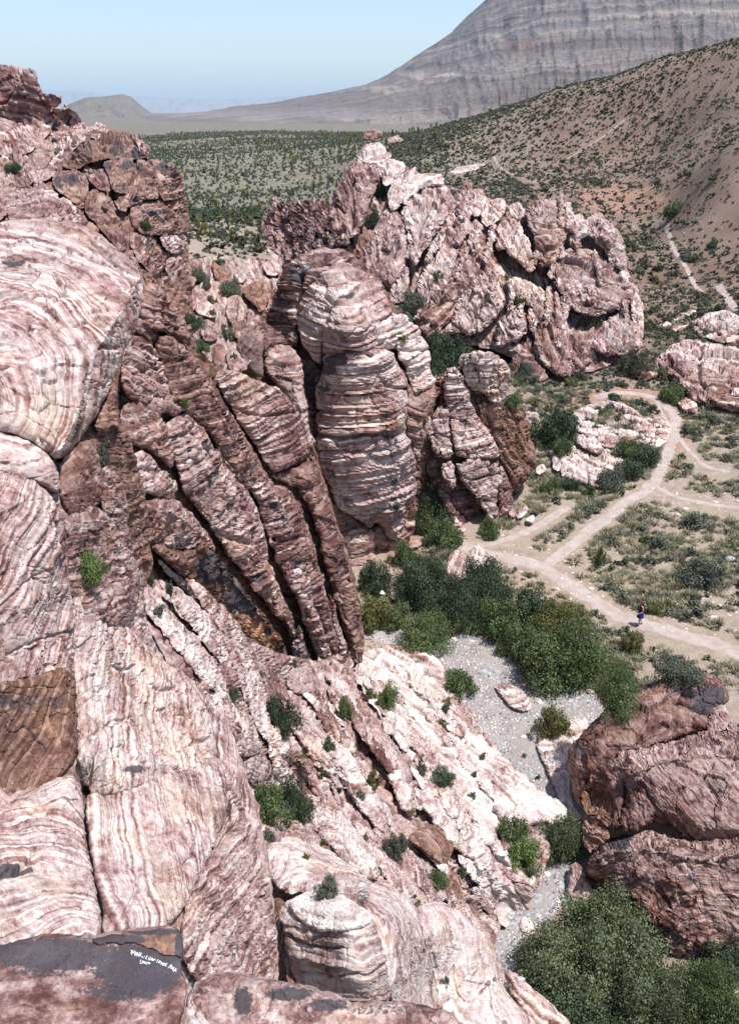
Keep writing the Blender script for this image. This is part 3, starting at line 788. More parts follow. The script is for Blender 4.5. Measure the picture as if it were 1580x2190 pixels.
# varnished ledge at the photographer's feet, with a scrawled inscription
LZ = G_L1
f = formation('rock_ledge', 'flat dark varnished rock ledge with white scrawled writing at the bottom left corner', 'rock ledge', LZ, (200, 2150))
rock('ledge_top', '-60,2036 20,2026 60,2012 110,2002 190,2010 250,1998 300,1990 372,1985 390,1995 394,2030 386,2070 400,2100 402,2125 390,2170 370,2260 -60,2260', LZ, B=12, w=14, e=2.4, g=2.4, led=0, ca=2.2, cell=260, groove=.5, lump=2, bed=2, lt=90, warp=.2,
     white=0.44, red=0.15, parent=f, varn=[(120, 2040, 170, 38, 1.0), (300, 2070, 110, 62, 1.0), (270, 2120, 110, 24, .7), (385, 2030, 20, 60, .9), (90, 2080, 90, 14, .5)],
     cracks=[('-20,2096 60,2092 110,2075 150,2042', 5, 2.2), ('130,2095 160,2070 200,2045', 3, 1.8), ('150,2095 190,2102 250,2110', 3, 1.6)])
rock('raised_slab', '196,2008 250,1999 300,1991 372,1986 390,1996 393,2026 388,2052 374,2044 352,2046 330,2032 290,2020 240,2018 205,2020', LZ, off=-7, B=7, w=6, e=2.4, led=0, ca=2, cell=140, groove=.5, lump=1.5, lt=90,
     white=0.55, red=0.9, parent=f, varn=[(250, 2008, 70, 12, 1.0), (385, 2030, 12, 60, 1.0), (330, 1994, 60, 6, 1.0)], orange=[(335, 2030, 45, 25, .5)])
STRK = ['230,265 275,260','262,262 235,330','285,275 245,365','325,262 290,340','265,315 310,310','350,380 320,385 340,300 360,300','335,340 355,335','365,320 400,315 388,372 355,370 365,320','410,330 375,410','410,330 425,395','390,375 420,372',
        '460,300 425,415','500,330 450,370 490,415','520,410 505,445','530,440 555,445','560,400 578,425','635,385 585,460 620,475','670,425 665,500','715,420 675,505','740,450 715,490 740,500 758,458 740,450','770,460 748,508 780,512 795,470','830,465 800,490 825,500','890,480 850,560',
        '925,510 895,558 925,570 948,522 925,510','990,540 960,560 978,588 945,600','1010,560 990,620 1020,625','1000,590 1025,590','1030,575 1065,575 1025,630','1110,565 1060,640 1092,640','1205,605 1130,690','1205,605 1225,640 1180,660 1192,700','1240,650 1210,700 1240,712 1262,668','1285,670 1240,740 1265,750',
        '1320,690 1260,780','1335,708 1290,750 1332,775','480,490 458,530 470,545','440,575 495,580','520,520 500,560 540,565 552,525 520,520','570,530 555,580 590,575 602,535','640,545 605,605','640,545 705,575 650,592']
def writing():
    pts = []
    V = []; F = []; k = 0
    for s in STRK:
        L = parse(s)
        uv = np.stack([260 + L[:, 0] / 11.29, 2010 + L[:, 1] / 11.29], -1)
        uv = resample(uv, 1.2, False)
        pts.append(uv)
    dg = bpy.context.evaluated_depsgraph_get(); dg.update()
    for uv in pts:
        hit = []
        for u, v in uv:
            d = ray(u, v)
            ok, loc, nrm, idx, ob, mt = SC.ray_cast(dg, Vector((0, 0, CAMZ)), Vector(d).normalized(), distance=12)
            if ok: hit.append((Vector(loc), Vector(nrm)))
        if len(hit) < 2: continue
        for i in range(len(hit) - 1):
            a, na_ = hit[i]; b, nb_ = hit[i + 1]
            if (b - a).length > 0.06: continue
            d = (b - a).normalized(); up = Vector((0, -0.3, 1)).normalized(); sd = d.cross(up).normalized() * (0.0013 + 0.0006 * math.sin(i * 2.3 + k))
            o = up * 0.006
            V += [a - sd + o, a + sd + o, b + sd + o, b - sd + o, a - sd - o, a + sd - o, b + sd - o, b - sd - o]
            F += [(k, k + 1, k + 2, k + 3), (k, k + 4, k + 5, k + 1), (k + 1, k + 5, k + 6, k + 2), (k + 2, k + 6, k + 7, k + 3), (k + 3, k + 7, k + 4, k)]; k += 8
    t = NT('scratched_white'); t.b.inputs['Base Color'].default_value = (0.72, 0.76, 0.80, 1)
    if V: mesh_obj('inscription', np.array([tuple(x) for x in V]), F, t.m, f)
writing()
f = formation('rock_ledge', 'brown and cream mottled ledge low beside the written rock, bottom centre', 'rock ledge', LZ, (550, 2170))
rock('ledge_top', '398,2150 405,2120 440,2088 500,2082 560,2094 620,2106 690,2122 745,2142 770,2160 700,2175 690,2260 380,2260', LZ, off=-4, B=14, w=16, led=1, ca=4, cell=120, groove=1.5, lump=5, lt=30, bed=-20, warp=3, white=0.6, red=0.3, parent=f,
     varn=[(520, 2140, 22, 35, .9), (620, 2125, 60, 16, .9), (700, 2150, 50, 16, .8), (430, 2120, 20, 8, .5)], cracks=[('575,2100 585,2130 560,2180', 4, 2)])
rock('block', '655,2185 700,2160 790,2142 860,2146 930,2158 985,2180 1010,2260 650,2260', LZ, off=-6, B=12, w=14, led=1, ca=4, cell=140, groove=1, lump=4, lt=40, white=0.36, red=.4, parent=f, varn=[(820, 2160, 120, 14, .5)])
rock('block', '395,2160 408,2150 440,2170 470,2200 470,2260 380,2260', LZ, off=-9, B=10, led=0, ca=2, cell=80, white=0.85, red=0.4, lump=3, parent=f)

# ------------------------------------------------------------------ barrel block and slabs below it
f = formation('rock_outcrop', 'rounded layered cream and orange sandstone block with a white cap, low centre', 'rock', G_K, (720, 2170))
rock('layered_block', '598,1940 640,1918 700,1912 760,1932 802,1972 822,2030 832,2090 838,2135 805,2172 745,2184 690,2172 640,2132 622,2060 604,2000', G_K, off=-60, B=34, w=60, bed=-5, by=1.0, lt=13, led=8, cell=200, cst=(2, 1, 1), ca=3, lump=4, warp=.7, white=0.72, red=0.0, org=.36, parent=f,
     cracks=[('612,2000 650,2022 700,2030 770,2010', 9, 4), ('640,2080 720,2090 820,2070', 6, 3), ('690,2030 695,2080 690,2120', 3, 2)], grey=.0)
rock('white_cap', '612,1932 650,1912 690,1902 722,1912 760,1930 782,1948 795,1962 793,1976 765,1984 730,1996 690,1994 655,1976 630,1955', G_K, off=-84, B=20, w=22, bed=0, by=1.0, lt=11, led=4, cell=90, ca=3, white=1.05, red=-.2, rg=4, parent=f, cracks=[('640,1945 665,1955 690,1960', 6, 3)])
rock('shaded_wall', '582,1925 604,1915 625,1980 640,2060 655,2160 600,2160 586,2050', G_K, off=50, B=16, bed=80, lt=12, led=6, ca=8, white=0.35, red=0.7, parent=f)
f = formation('rock_slab', 'pair of steep pink and white slabs right of the layered cream block', 'rock', G_K, (950, 2180))
rock('slab', '752,1905 792,1890 840,1898 880,1928 902,1990 925,2080 945,2150 965,2260 850,2260 838,2150 815,2040 790,1962', G_K, off=8, B=34, w=40, bed=-48, lt=26, led=1.6, cell=180, ca=3, lump=8, warp=2.5, white=0.74, red=0.1, parent=f, varn=[(770, 1925, 20, 14, .6)],
     cracks=[('775,1960 800,2010 815,2070 830,2130', 9, 3)])
rock('slab', '888,1940 940,1928 992,1958 1032,2010 1058,2070 1072,2115 1110,2150 1162,2200 1200,2262 965,2262 932,2120 905,2010', G_K, off=14, B=38, w=46, bed=-45, lt=30, led=1.6, cell=190, ca=3, lump=8, warp=2.5, white=0.76, red=0.1, parent=f,
     cracks=[('905,1960 925,2030 940,2100 965,2180', 5, 2.5), ('1000,2100 1060,2110', 4, 2)], varn=[(1060, 2095, 10, 6, .5)])
rock('slab', '1072,2075 1095,2078 1130,2110 1180,2150 1225,2195 1260,2260 1200,2262 1150,2200 1100,2140', G_K, off=30, B=18, crests=[('1085,2085 1140,2130 1215,2200', 16)], bed=-50, lt=16, led=2, ca=4, white=0.62, red=0.2, org=.3, parent=f)
rock('slab', '838,2060 852,2045 880,2085 895,2150 905,2262 850,2262', G_K, off=16, B=20, bed=-60, lt=16, led=1, ca=3, white=0.72, parent=f)
f = formation('rock_slab', 'smooth white and pink knob with a sloping banded slab above the layered block', 'rock', G_K, (640, 1900))
rock('knob', '566,1815 590,1800 618,1806 624,1835 622,1880 612,1905 596,1902 575,1872', G_K, off=-8, B=26, led=1, bed=80, lt=20, ca=2, cell=100, white=0.78, red=0.1, parent=f)
rock('slab', '588,1795 640,1792 700,1818 760,1858 805,1898 765,1912 720,1908 640,1912 598,1905', G_K, off=10, B=26, bed=-32, lt=14, led=2.5, cell=90, ca=4, white=0.78, red=0.05, parent=f)
rock('slab', '560,1780 600,1785 570,1850 585,1930 590,2000 560,1900 545,1800', G_K, off=30, B=20, bed=80, ca=5, white=0.6, parent=f)

# ------------------------------------------------------------------ the ribbed slope down to the wash
f = formation('rock_slope', 'slope of broken pink and cream rock ribs running down from the cliff to the wash', 'cliff', G_L, (1100, 1950))
n = dict(parent=f)
rock('bedrock', '260,1215 420,1270 560,1390 700,1420 790,1375 850,1382 960,1410 1040,1590 1210,1730 1140,1930 1050,1990 1080,2120 1020,2200 640,2200 560,1850 470,1650', G_L, off=26, B=10, w=40, g=4, bed=-50, lt=15, led=5, cell=42, cst=(2.6, 1, .8), ca=13, groove=4, white=0.60, red=0.3, parent=f, T=120)
rock('pale_apron', '778,1385 850,1388 930,1404 958,1440 965,1500 1002,1560 1052,1602 1110,1652 1160,1702 1212,1732 1218,1762 1130,1764 1062,1772 1080,1830 1130,1880 1142,1930 1090,1992 1058,1960 1000,1850 940,1750 880,1650 830,1560 790,1500 752,1440', G_L, off=6, B=14, w=40, bed=-46, by=.6, lt=16, led=3, cell=70, cst=(2.2, 1, .8), ca=9, groove=3.5,
     white=0.84, red=-.05, parent=f, lump=12, orange=[(1100, 1900, 60, 70, .32), (1000, 1800, 60, 60, .28), (1060, 1640, 20, 60, .12)], rg=5)
RB = [('340,1245 430,1330 485,1400 525,1450', '20 42 46 26', 0.66, 0), ('322,1300 395,1370 450,1440 488,1500', '24 50 50 26', 0.72, -4), ('400,1235 470,1310 530,1400 562,1470', '22 34 38 30', 0.6, -2),
      ('285,1235 320,1290 360,1330 400,1370', '16 40 44 20', 0.74, -4), ('500,1415 545,1480 590,1570 612,1630', '30 52 58 22', 0.72, -10), ('560,1465 600,1560 622,1640', '16 22 16', 0.35, -3),
      ('600,1500 660,1570 700,1640 730,1690', '24 44 46 30', 0.62, -4), ('690,1570 740,1640 790,1710 830,1790', '26 54 56 24', 0.70, -8), ('655,1700 700,1755 750,1810 810,1880', '34 66 70 30', 0.66, -10),
      ('750,1490 800,1560 850,1640 875,1700', '20 34 40 24', 0.5, -4), ('775,1560 815,1610 845,1660', '18 26 18', 0.2, -12), ('835,1630 862,1690 885,1745', '26 44 28', 0.68, -8),
      ('885,1685 930,1740 970,1790 1000,1830', '18 30 32 16', 0.70, -12), ('640,1620 690,1700 730,1740', '20 34 20', 0.55, -2), ('860,1540 920,1620 960,1700 990,1760', '24 36 40 24', 0.66, -3),
      ('930,1680 990,1760 1040,1850 1070,1920', '20 40 44 24', 0.72, -3), ('790,1450 840,1520 890,1600', '22 36 26', 0.76, -3), ('905,1980 960,2040 1010,2100 1060,2160', '20 30 30 20', 0.6, -2),
      ('960,1900 1010,1980 1060,2080', '26 48 26', 0.60, -6), ('720,1480 770,1540 800,1600', '20 34 22', 0.45, -8), ('660,1450 690,1520 730,1590', '22 30 20', 0.35, -6), ('700,1440 740,1480 770,1530', '20 30 20', 0.66, -4),
      ('760,1760 820,1830 870,1900 900,1930', '24 44 48 28', 0.66, -4), ('830,1780 880,1850 930,1920', '22 34 22', 0.56, 0), ('1000,1730 1050,1800 1090,1850', '20 38 24', 0.86, -2), ('870,1440 930,1500 980,1570', '30 44 26', 0.92, -2),
      ('575,1590 610,1660 640,1700', '20 34 20', 0.7, -5), ('520,1420 550,1460 575,1510', '20 34 22', 0.8, -6), ('980,1950 1030,2030 1075,2110', '22 34 22', 0.66, -12), ('560,1690 620,1740 650,1760', '16 26 18', 0.66, 0)]
for i, (ln, wd, wh, of) in enumerate(RB):
    wd = [float(x) for x in wd.split()]
    Lc = parse(ln); mid = Lc[len(Lc) // 2]; w0 = max(wd)
    cr = Lc + np.array([w0 * 0.22, -w0 * 0.16])
    rock('rib', rib(ln, wd), G_L, off=of - w0 * .25, B=w0 * 0.5, w=w0 * 0.34, e=1.6, crests=[(' '.join('%g,%g' % tuple(q) for q in cr), w0 * 0.55)], bed=-8 + 14 * math.sin(i * 1.7), by=.3, lt=9, led=3.6, cell=38, cst=(1, 1, .6), ca=5, groove=3, white=wh + .05, red=0.05, parent=f, rg=4.5)
random.seed(11)
REG = parse('600,1440 760,1420 1000,1600 1120,1760 1060,1960 1020,2100 920,1990 860,1900 700,1790 640,1720 620,1560')
k = 0
while k < 54:
    u = random.uniform(600, 1120); v = random.uniform(1430, 2080)
    if not inside(np.array([[u, v]]), REG)[0]: continue
    a = math.radians(random.uniform(46, 62)); ln = random.uniform(35, 95); wd = random.uniform(12, 27)
    du, dv = math.cos(a) * ln / 2, math.sin(a) * ln / 2
    line = '%g,%g %g,%g %g,%g' % (u - du, v - dv, u + random.uniform(-4, 4), v, u + du, v + dv)
    wh = min(1, 0.45 + 0.5 * (u - 560) / 560 + random.uniform(-.2, .2) - (v - 1500) / 3000)
    cl = '%g,%g %g,%g' % (u - du + wd * .25, v - dv - wd * .1, u + du + wd * .25, v + dv - wd * .2)
    rock('rib', rib(line, [wd * .7, wd, wd, wd * .5]), G_L, off=random.uniform(-8, 0), B=wd * .6, w=wd * .4, e=1.6, crests=[(cl, wd * .6)], bed=random.uniform(-25, 10), by=.3, lt=8, led=3, cell=26, ca=5, groove=2.5,
         white=wh + .1, red=random.uniform(-.1, .25), parent=f, rg=3.5, org=random.choice([0, 0, .25]))
    k += 1
rock('block', '438,1490 474,1480 520,1518 548,1556 560,1608 520,1622 460,1606 442,1556', G_L, off=-16, B=30, bed=-8, lt=11, led=5, cell=80, ca=4, white=0.72, red=.1, parent=f)
rock('block', '505,1640 556,1612 590,1640 597,1680 560,1684 520,1668', G_L, off=-6, B=22, bed=-30, lt=10, led=3, cell=60, ca=4, white=0.66, red=.15, parent=f, varn=[(510, 1640, 20, 10, .5)])
rock('slab', '528,1406 570,1420 602,1450 624,1492 618,1499 574,1492 548,1460', G_L, off=-12, B=16, w=14, bed=-40, lt=26, led=1, cell=120, ca=2, white=0.52, red=.35, parent=f)
rock('block', '612,1440 640,1428 672,1440 688,1465 676,1482 640,1487 614,1470', G_L, off=-14, B=22, bed=-20, lt=10, led=4, cell=60, ca=4, white=0.6, red=.3, parent=f, crests=[('615,1448 650,1455 684,1464', 14)])

# loose boulders lying on the slope
rock('boulder', '870,1792 908,1762 950,1773 969,1800 966,1836 942,1852 908,1826 884,1808', G_L, off=-26, B=20, w=22, e=1.4, crests=[('872,1798 915,1818 945,1846', 20)], bed=-20, lt=16, led=2.2, ca=3, cell=70, white=0.33, red=0.9, label='large flat topped brown boulder on the ribbed slope above the wash', cat='boulder')
rock('boulder', '597,1762 610,1743 632,1738 646,1748 653,1768 645,1792 622,1800 604,1786', G_L, off=-22, B=28, bed=-15, lt=12, led=2, ca=2, cell=60, white=0.68, red=.3, label='round pinkish boulder under the dark green shrub', cat='boulder')
rock('boulder', '944,1892 965,1879 985,1893 987,1934 971,1946 950,1926', G_L, off=-20, B=22, e=1.5, bed=80, lt=14, led=1.5, ca=3, cell=40, white=0.40, red=0.8, label='upright orange brown block low on the slope', cat='boulder')
rock('boulder', '924,1915 945,1900 956,1912 948,1930 932,1934', G_L, off=-18, B=16, bed=30, lt=8, led=2, ca=2, white=0.7, red=0, label='small white rock touching the orange brown block', cat='boulder')
rock('boulder', '1068,1796 1085,1786 1095,1800 1088,1822 1070,1818', G_L, off=-18, B=16, ca=3, white=0.5, red=.5, label='pink boulder half hidden by the bright green bush', cat='boulder')
rock('boulder', '966,1556 986,1546 998,1560 992,1580 972,1578', G_L, off=-12, B=14, ca=3, white=0.66, org=.4, label='tan boulder at the edge of the pale apron', cat='boulder')

# ------------------------------------------------------------------ the fan of leaning slabs
f = formation('cliff', 'cliff of tall brown banded slabs leaning to the right, with black gaps between them', 'cliff', G_F, (700, 1450))
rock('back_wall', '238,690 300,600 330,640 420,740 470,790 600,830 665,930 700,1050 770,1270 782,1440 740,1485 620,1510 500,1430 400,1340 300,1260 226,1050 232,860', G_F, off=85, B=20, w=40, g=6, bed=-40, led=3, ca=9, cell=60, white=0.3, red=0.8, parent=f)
def fs(nm, poly, **k):
    d = dict(B=26, w=16, e=1.6, bed=-9, by=.12, lt=7.5, led=4.6, cell=75, cst=(1.3, 1, 1), ca=11, groove=2.6, white=0.54, red=0.30, parent=f, warp=.6, rgh=1.7, inset=2.2)
    d.update(k); d['red'] *= 0.8; return rock(nm, poly, G_F, **d)  # varnish and red-brown on undersides and left faces also paint in shade
fs('slab', '318,1166 340,1160 373,1180 410,1174 441,1152 465,1192 499,1230 544,1285 581,1333 607,1368 622,1410 615,1420 578,1418 533,1404 499,1372 472,1345 456,1318 431,1270 390,1236 345,1198', off=-30, B=14, w=10, crests=[('420,1163 455,1192 492,1234 536,1288 572,1336 598,1372 614,1408', 85, 1.0)],
   white=0.36, red=0.75, led=2.2, varn=[(470, 1215, 55, 40, 1.0), (525, 1280, 55, 32, .95), (575, 1350, 20, 10, .8)], orange=[(520, 1365, 90, 50, .75), (400, 1215, 60, 25, .25)], bed=-22)  # dark varnish and brown here partly stand for the underside's shade
fs('slab', '298,1075 340,1062 380,1064 417,1101 451,1146 467,1182 440,1186 400,1182 350,1174 318,1168 300,1120', off=-20, crests=[('306,1086 360,1092 410,1122 455,1168', 46)], led=3.5, white=0.48, orange=[(350, 1130, 60, 30, .5)])
fs('slab', '352,900 385,880 420,892 452,928 457,958 482,988 502,1020 545,1060 557,1110 572,1150 577,1200 592,1240 602,1270 630,1318 642,1372 620,1362 590,1322 560,1282 520,1232 480,1182 456,1142 430,1102 396,1062 376,1012 360,960 348,930', off=-4,
   crests=[('385,905 425,960 470,1035 530,1110 548,1180 580,1250 620,1340', 30, .9)], cracks=[('470,1140 500,1150 540,1165', 8, 5), ('480,1050 520,1110 545,1160', 5, 3), ('400,905 440,960', 4, 3)], varn=[(560, 1240, 14, 20, .6)], orange=[(495, 1170, 40, 25, .5)])
fs('varnished_block', '392,952 430,944 462,955 482,975 490,1000 470,1013 430,1011 404,992', off=-24, B=14, led=4.5, cell=34, ca=6, white=0.3, red=.6, varn=[(440, 978, 55, 36, 1.2)], orange=[(420, 962, 14, 6, .5)])
fs('slab', '450,925 500,938 540,990 582,1028 592,1060 622,1110 642,1158 657,1200 662,1250 668,1292 656,1332 640,1292 610,1242 590,1202 575,1160 556,1112 545,1060 500,1022 470,980', off=2, led=5, crests=[('500,945 560,1020 600,1090 635,1160 652,1240 660,1310', 22)],
   varn=[(590, 1080, 24, 9, .85), (610, 1110, 30, 7, .6), (500, 930, 26, 5, .5)], cracks=[('590,1150 620,1160 650,1150', 9, 4)])
fs('slab', '456,797 480,787 520,794 560,819 600,829 640,879 667,930 670,962 642,992 600,1008 580,1014 558,976 530,930 498,880 470,842', off=-10, B=36, w=44, led=5, bed=-14, white=0.5, red=.25, bc=None, cell=120, ca=5, cracks=[('490,870 560,890 640,880', 5, 3)], varn=[(600, 905, 16, 8, .4)])
fs('slab', '326,722 360,712 402,738 442,790 472,842 502,892 532,940 562,992 582,1030 560,1052 520,1030 480,990 450,930 430,910 400,892 370,868 343,800', off=0, crests=[('362,722 415,780 450,840 478,900 530,985', 48, .9)], led=3, cell=70, ca=8, white=0.42, red=.55,
   orange=[(380, 820, 50, 60, .3)], varn=[(490, 925, 20, 5, .6)])
fs('boulder_face', '256,772 268,735 282,714 312,722 340,758 362,808 387,858 394,882 370,897 355,882 340,908 310,872 270,852 258,822', off=-26, B=36, w=42, led=4, bc=(350, 600, 30), lt=9, white=0.5, red=.3, cell=70, cracks=[('290,800 320,790 345,770', 5, 3)], varn=[(300, 740, 20, 12, .4), (340, 840, 12, 20, .4)])
fs('slab', '253,872 280,856 302,850 340,888 362,930 377,982 366,1012 340,982 310,962 262,945', off=-6, B=26, led=4, white=0.44, red=.4, bed=-30)
fs('block', '262,976 285,965 312,960 345,1000 366,1012 380,1032 380,1052 350,1067 300,1052 266,1036', off=-34, B=28, w=30, led=3, cell=60, ca=6, white=0.56, red=.15, grey=.35, bed=-25, cracks=[('265,1020 310,1000 340,1005 375,1025', 6, 3)])
fs('slab', '556,1017 600,1010 650,991 668,963 690,1018 702,1060 717,1110 732,1150 747,1200 767,1260 772,1310 777,1370 777,1432 757,1442 745,1402 730,1342 715,1292 700,1242 690,1202 680,1162 665,1102 640,1052 600,1032', off=18, led=3, crests=[('668,975 692,1040 716,1120 742,1200 764,1275 770,1340 772,1410', 46, 1.0)],
   white=0.42, red=.6, orange=[(650, 1080, 50, 60, .3)], varn=[(725, 1200, 12, 60, .4)])
fs('slab', '543,1042 600,1036 640,1062 657,1110 667,1150 682,1190 692,1260 722,1330 737,1400 747,1452 730,1462 700,1402 680,1352 660,1292 640,1242 610,1202 580,1152 558,1092', off=4, led=5, crests=[('600,1045 645,1110 672,1190 690,1280 720,1370 738,1440', 30, .9)], white=0.44, red=.5, varn=[(640, 1200, 22, 10, .7), (660, 1240, 12, 24, .5)], cracks=[('580,1150 610,1158 655,1145', 8, 4), ('600,1200 640,1205', 5, 4)])
fs('slab', '632,1232 652,1222 664,1240 672,1290 694,1340 714,1400 734,1462 706,1476 680,1422 660,1372 640,1312 630,1262', off=-14, B=18, led=4, crests=[('650,1235 672,1300 700,1370 725,1450', 20)], white=0.52, red=.3)
fs('slab', '640,1330 655,1380 672,1420 694,1478 676,1486 650,1462 630,1430 618,1392', off=-8, B=16, crests=[('645,1345 665,1400 685,1465', 16)], white=0.5, red=.35)
fs('slab', '700,1250 716,1290 732,1340 746,1400 756,1450 744,1468 728,1420 710,1350', off=-10, B=12, crests=[('708,1262 728,1330 748,1430', 12)], white=0.5, red=.3)
fs('white_block', '625,1216 640,1212 650,1218 645,1232 628,1234', off=-22, B=10, led=1, ca=1, white=0.95, red=-.2, cell=40)
fs('slab', '300,622 330,596 366,640 400,690 420,738 400,744 360,718 318,705 300,690', off=10, led=4, crests=[('330,606 370,660 412,732', 26)], white=0.44, red=.5, bed=-35)
fs('slab', '282,700 306,660 325,700 340,722 330,745 306,728', off=20, led=3, white=0.44, red=.4)
fs('shelf', '338,1190 380,1225 430,1265 455,1318 470,1345 448,1330 420,1290 380,1250 342,1215', off=-8, B=12, led=2, white=0.6, red=.4, org=.3, bed=-40)
fs('foot_block', '676,1400 700,1410 728,1440 740,1480 700,1490 678,1460', off=-30, B=16, led=3, white=0.62, red=.2)

# ------------------------------------------------------------------ central tower
f = formation('rock_tower', 'tall domed tower of thin banded grey and pink rock standing in the canyon centre', 'rock tower', G_C, (800, 1230))
def cs(nm, poly, **k):
    d = dict(B=40, w=48, bed=1, by=.05, lt=7, led=5.2, cell=120, cst=(1.6, 1, .9), ca=6, groove=2.2, white=0.53, red=0.25, parent=f, warp=.55, lump=7)
    d.update(k); return rock(nm, poly, G_C, **d)
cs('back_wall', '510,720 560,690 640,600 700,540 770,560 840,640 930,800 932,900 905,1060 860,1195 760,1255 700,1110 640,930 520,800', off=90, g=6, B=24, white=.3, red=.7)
cs('rear_dome', '560,745 578,650 614,568 646,542 689,530 726,530 762,550 775,578 722,584 664,606 642,650 634,702 600,722', off=-10, B=36, led=7, white=0.56, red=.3, varn=[(690, 560, 50, 10, .8), (640, 590, 22, 30, .75), (600, 640, 20, 60, .55), (610, 680, 30, 20, .5)], cracks=[('650,570 700,553 760,560', 12, 6), ('645,590 640,640', 12, 6)])
cs('middle_dome', '662,604 699,579 747,573 790,584 815,608 831,637 839,680 850,742 815,750 760,700 705,700 690,740 690,782 664,762 640,722 630,664', off=-20, B=40, led=6, white=0.66, red=.1, varn=[(738, 632, 20, 10, 1.1), (700, 660, 12, 18, .9), (640, 720, 16, 14, .6)], cracks=[('700,640 740,628 765,640', 12, 6), ('690,680 700,650', 9, 5)])
cs('front_dome', '684,712 690,690 705,672 740,658 775,662 800,680 815,720 837,760 867,800 872,850 867,920 882,960 892,1000 887,1060 872,1100 862,1150 840,1165 812,1120 800,1122 790,1132 770,1118 745,1098 722,1092 708,1050 690,1010 676,960 678,900 672,840 688,800 692,750', off=-46, B=60, w=80, white=0.60, red=.15,
   varn=[(720, 770, 26, 14, 1.1), (700, 790, 24, 14, 1.0), (690, 830, 16, 10, .7), (826, 888, 8, 7, 1.0), (840, 950, 14, 40, .55), (845, 1035, 10, 14, .8), (845, 1080, 8, 20, .6)], orange=[(850, 1000, 26, 130, .32)],  # dark patches at upper left mix varnish with a painted shadow
   cracks=[('690,760 740,755 795,760', 7, 4), ('795,760 815,810 840,830 870,830', 6, 3), ('680,930 730,940 860,930', 9, 4), ('676,965 760,968 830,962', 7, 3), ('676,880 740,885', 6, 4), ('735,860 762,870 762,920', 3, 2)])
cs('undercut', '676,985 712,1060 745,1098 792,1130 800,1180 800,1235 762,1255 745,1205 716,1140 695,1080', off=0, B=24, led=2.5, white=0.38, red=.7, org=.35)
cs('rounded_pillar', '735,1140 775,1124 800,1135 806,1180 790,1225 764,1250 745,1232 738,1190', off=-22, B=34, led=5, lt=9, white=0.56, red=.2, org=.45)
cs('lower_face', '792,1132 812,1118 842,1160 868,1110 888,1060 892,1090 880,1150 864,1195 832,1214 805,1200', off=-6, B=26, led=3, bed=-20, lt=12, white=0.52, red=.3, org=.42)
cs('left_pillar', '562,780 572,752 595,733 630,740 646,775 653,832 664,916 682,962 660,942 640,900 615,850 600,830 578,812', off=-20, B=30, led=6.5, white=0.66, red=.1, varn=[(590, 775, 20, 8, .6)], cracks=[('590,790 620,782 645,790', 10, 5)])
cs('grey_block', '503,732 530,702 548,690 575,700 560,750 566,790 562,812 530,792 510,762', off=-8, B=28, led=1.6, bed=70, white=0.48, red=.2, grey=.6, cell=80)
cs('grey_block', '545,700 565,660 600,650 632,700 640,740 620,742 592,735 568,770 560,740', off=4, B=26, led=2.5, white=0.45, red=.3, grey=.5, cell=60, ca=8)
cs('right_shoulder', '832,668 866,672 896,700 915,745 920,782 932,826 905,832 888,852 872,800 850,758', off=-14, B=26, led=6, white=0.7, red=.08, cracks=[('850,740 880,750 915,748', 7, 4)])
cs('right_shoulder', '870,800 890,850 905,832 932,830 936,852 915,880 903,905 907,942 892,1002 882,960 868,920', off=0, B=24, led=4, white=0.5, red=.4, bed=-30)
cs('side_wall', '640,760 664,765 690,800 676,850 676,910 664,916 652,832', off=50, B=14, white=0.35, red=.5, varn=[(668, 830, 30, 60, .6)])

# ------------------------------------------------------------------ right tower
f = formation('rock_tower', 'squat jointed rock tower split by dark cracks, beside the trail junction', 'rock tower', G_E, (1010, 1140))
def es(nm, poly, **k):
    d = dict(B=16, w=14, e=2.4, bed=-3, by=.05, lt=9, led=4.2, cell=44, cst=(1, 1, 1.3), ca=6, groove=4.2, white=0.62, red=0.2, parent=f, warp=.6, rg=3.5)
    d.update(k); return rock(nm, poly, G_E, **d)
es('base', '900,930 940,900 1060,900 1120,960 1140,1000 1115,1040 1085,1100 1070,1128 1050,1140 1000,1155 975,1130 945,1080 915,1030', off=40, B=26, white=0.42, red=.45, led=2, ca=3)
es('core', '948,800 1000,775 1080,775 1090,830 1075,870 1125,900 1138,1000 1060,1010 960,1000', off=30, B=14, white=.45, red=.6, varn=[(1010, 860, 20, 40, .5)])
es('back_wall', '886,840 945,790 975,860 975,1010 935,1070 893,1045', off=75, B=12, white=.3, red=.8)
es('column', '946,792 975,786 987,800 1001,840 1016,880 1032,905 1062,960 1067,978 1045,982 977,980 968,945 958,900 952,850 946,820', off=-14, B=20)
es('lower_block', '974,985 1062,980 1078,1030 1062,1052 1067,1100 1058,1114 1043,1112 1028,1082 1000,1045 986,1032 976,1010', off=-12, B=18, white=.6, cracks=[('975,1018 1020,1024 1070,1012', 10, 3), ('1018,985 1015,1060', 7, 3), ('1052,985 1058,1110', 7, 3)], varn=[(1000, 1030, 30, 8, .4)])
es('upper_block', '976,768 1000,754 1040,749 1077,770 1092,786 1087,822 1080,862 1060,902 1050,872 1030,832 1000,832 988,802', off=-8, B=28, w=26, led=4, white=.66, bed=-3)
es('shaded_face', '1005,862 1040,858 1070,880 1085,852 1112,880 1128,910 1142,960 1145,1000 1122,1032 1100,1052 1085,1012 1070,982 1050,942 1030,912', off=14, B=20, bed=-62, lt=13, led=7, cst=(2.4, 1, .7), ca=11, groove=5, white=.40, red=.75)  # darker, redder colour carries the shade of this overhanging side
es('slab', '903,905 930,882 946,856 957,872 967,930 972,984 940,976 915,952', off=-6, B=18, white=.58)
es('block', '936,990 970,985 976,1040 970,1054 950,1032', off=-8, B=14, white=.6)
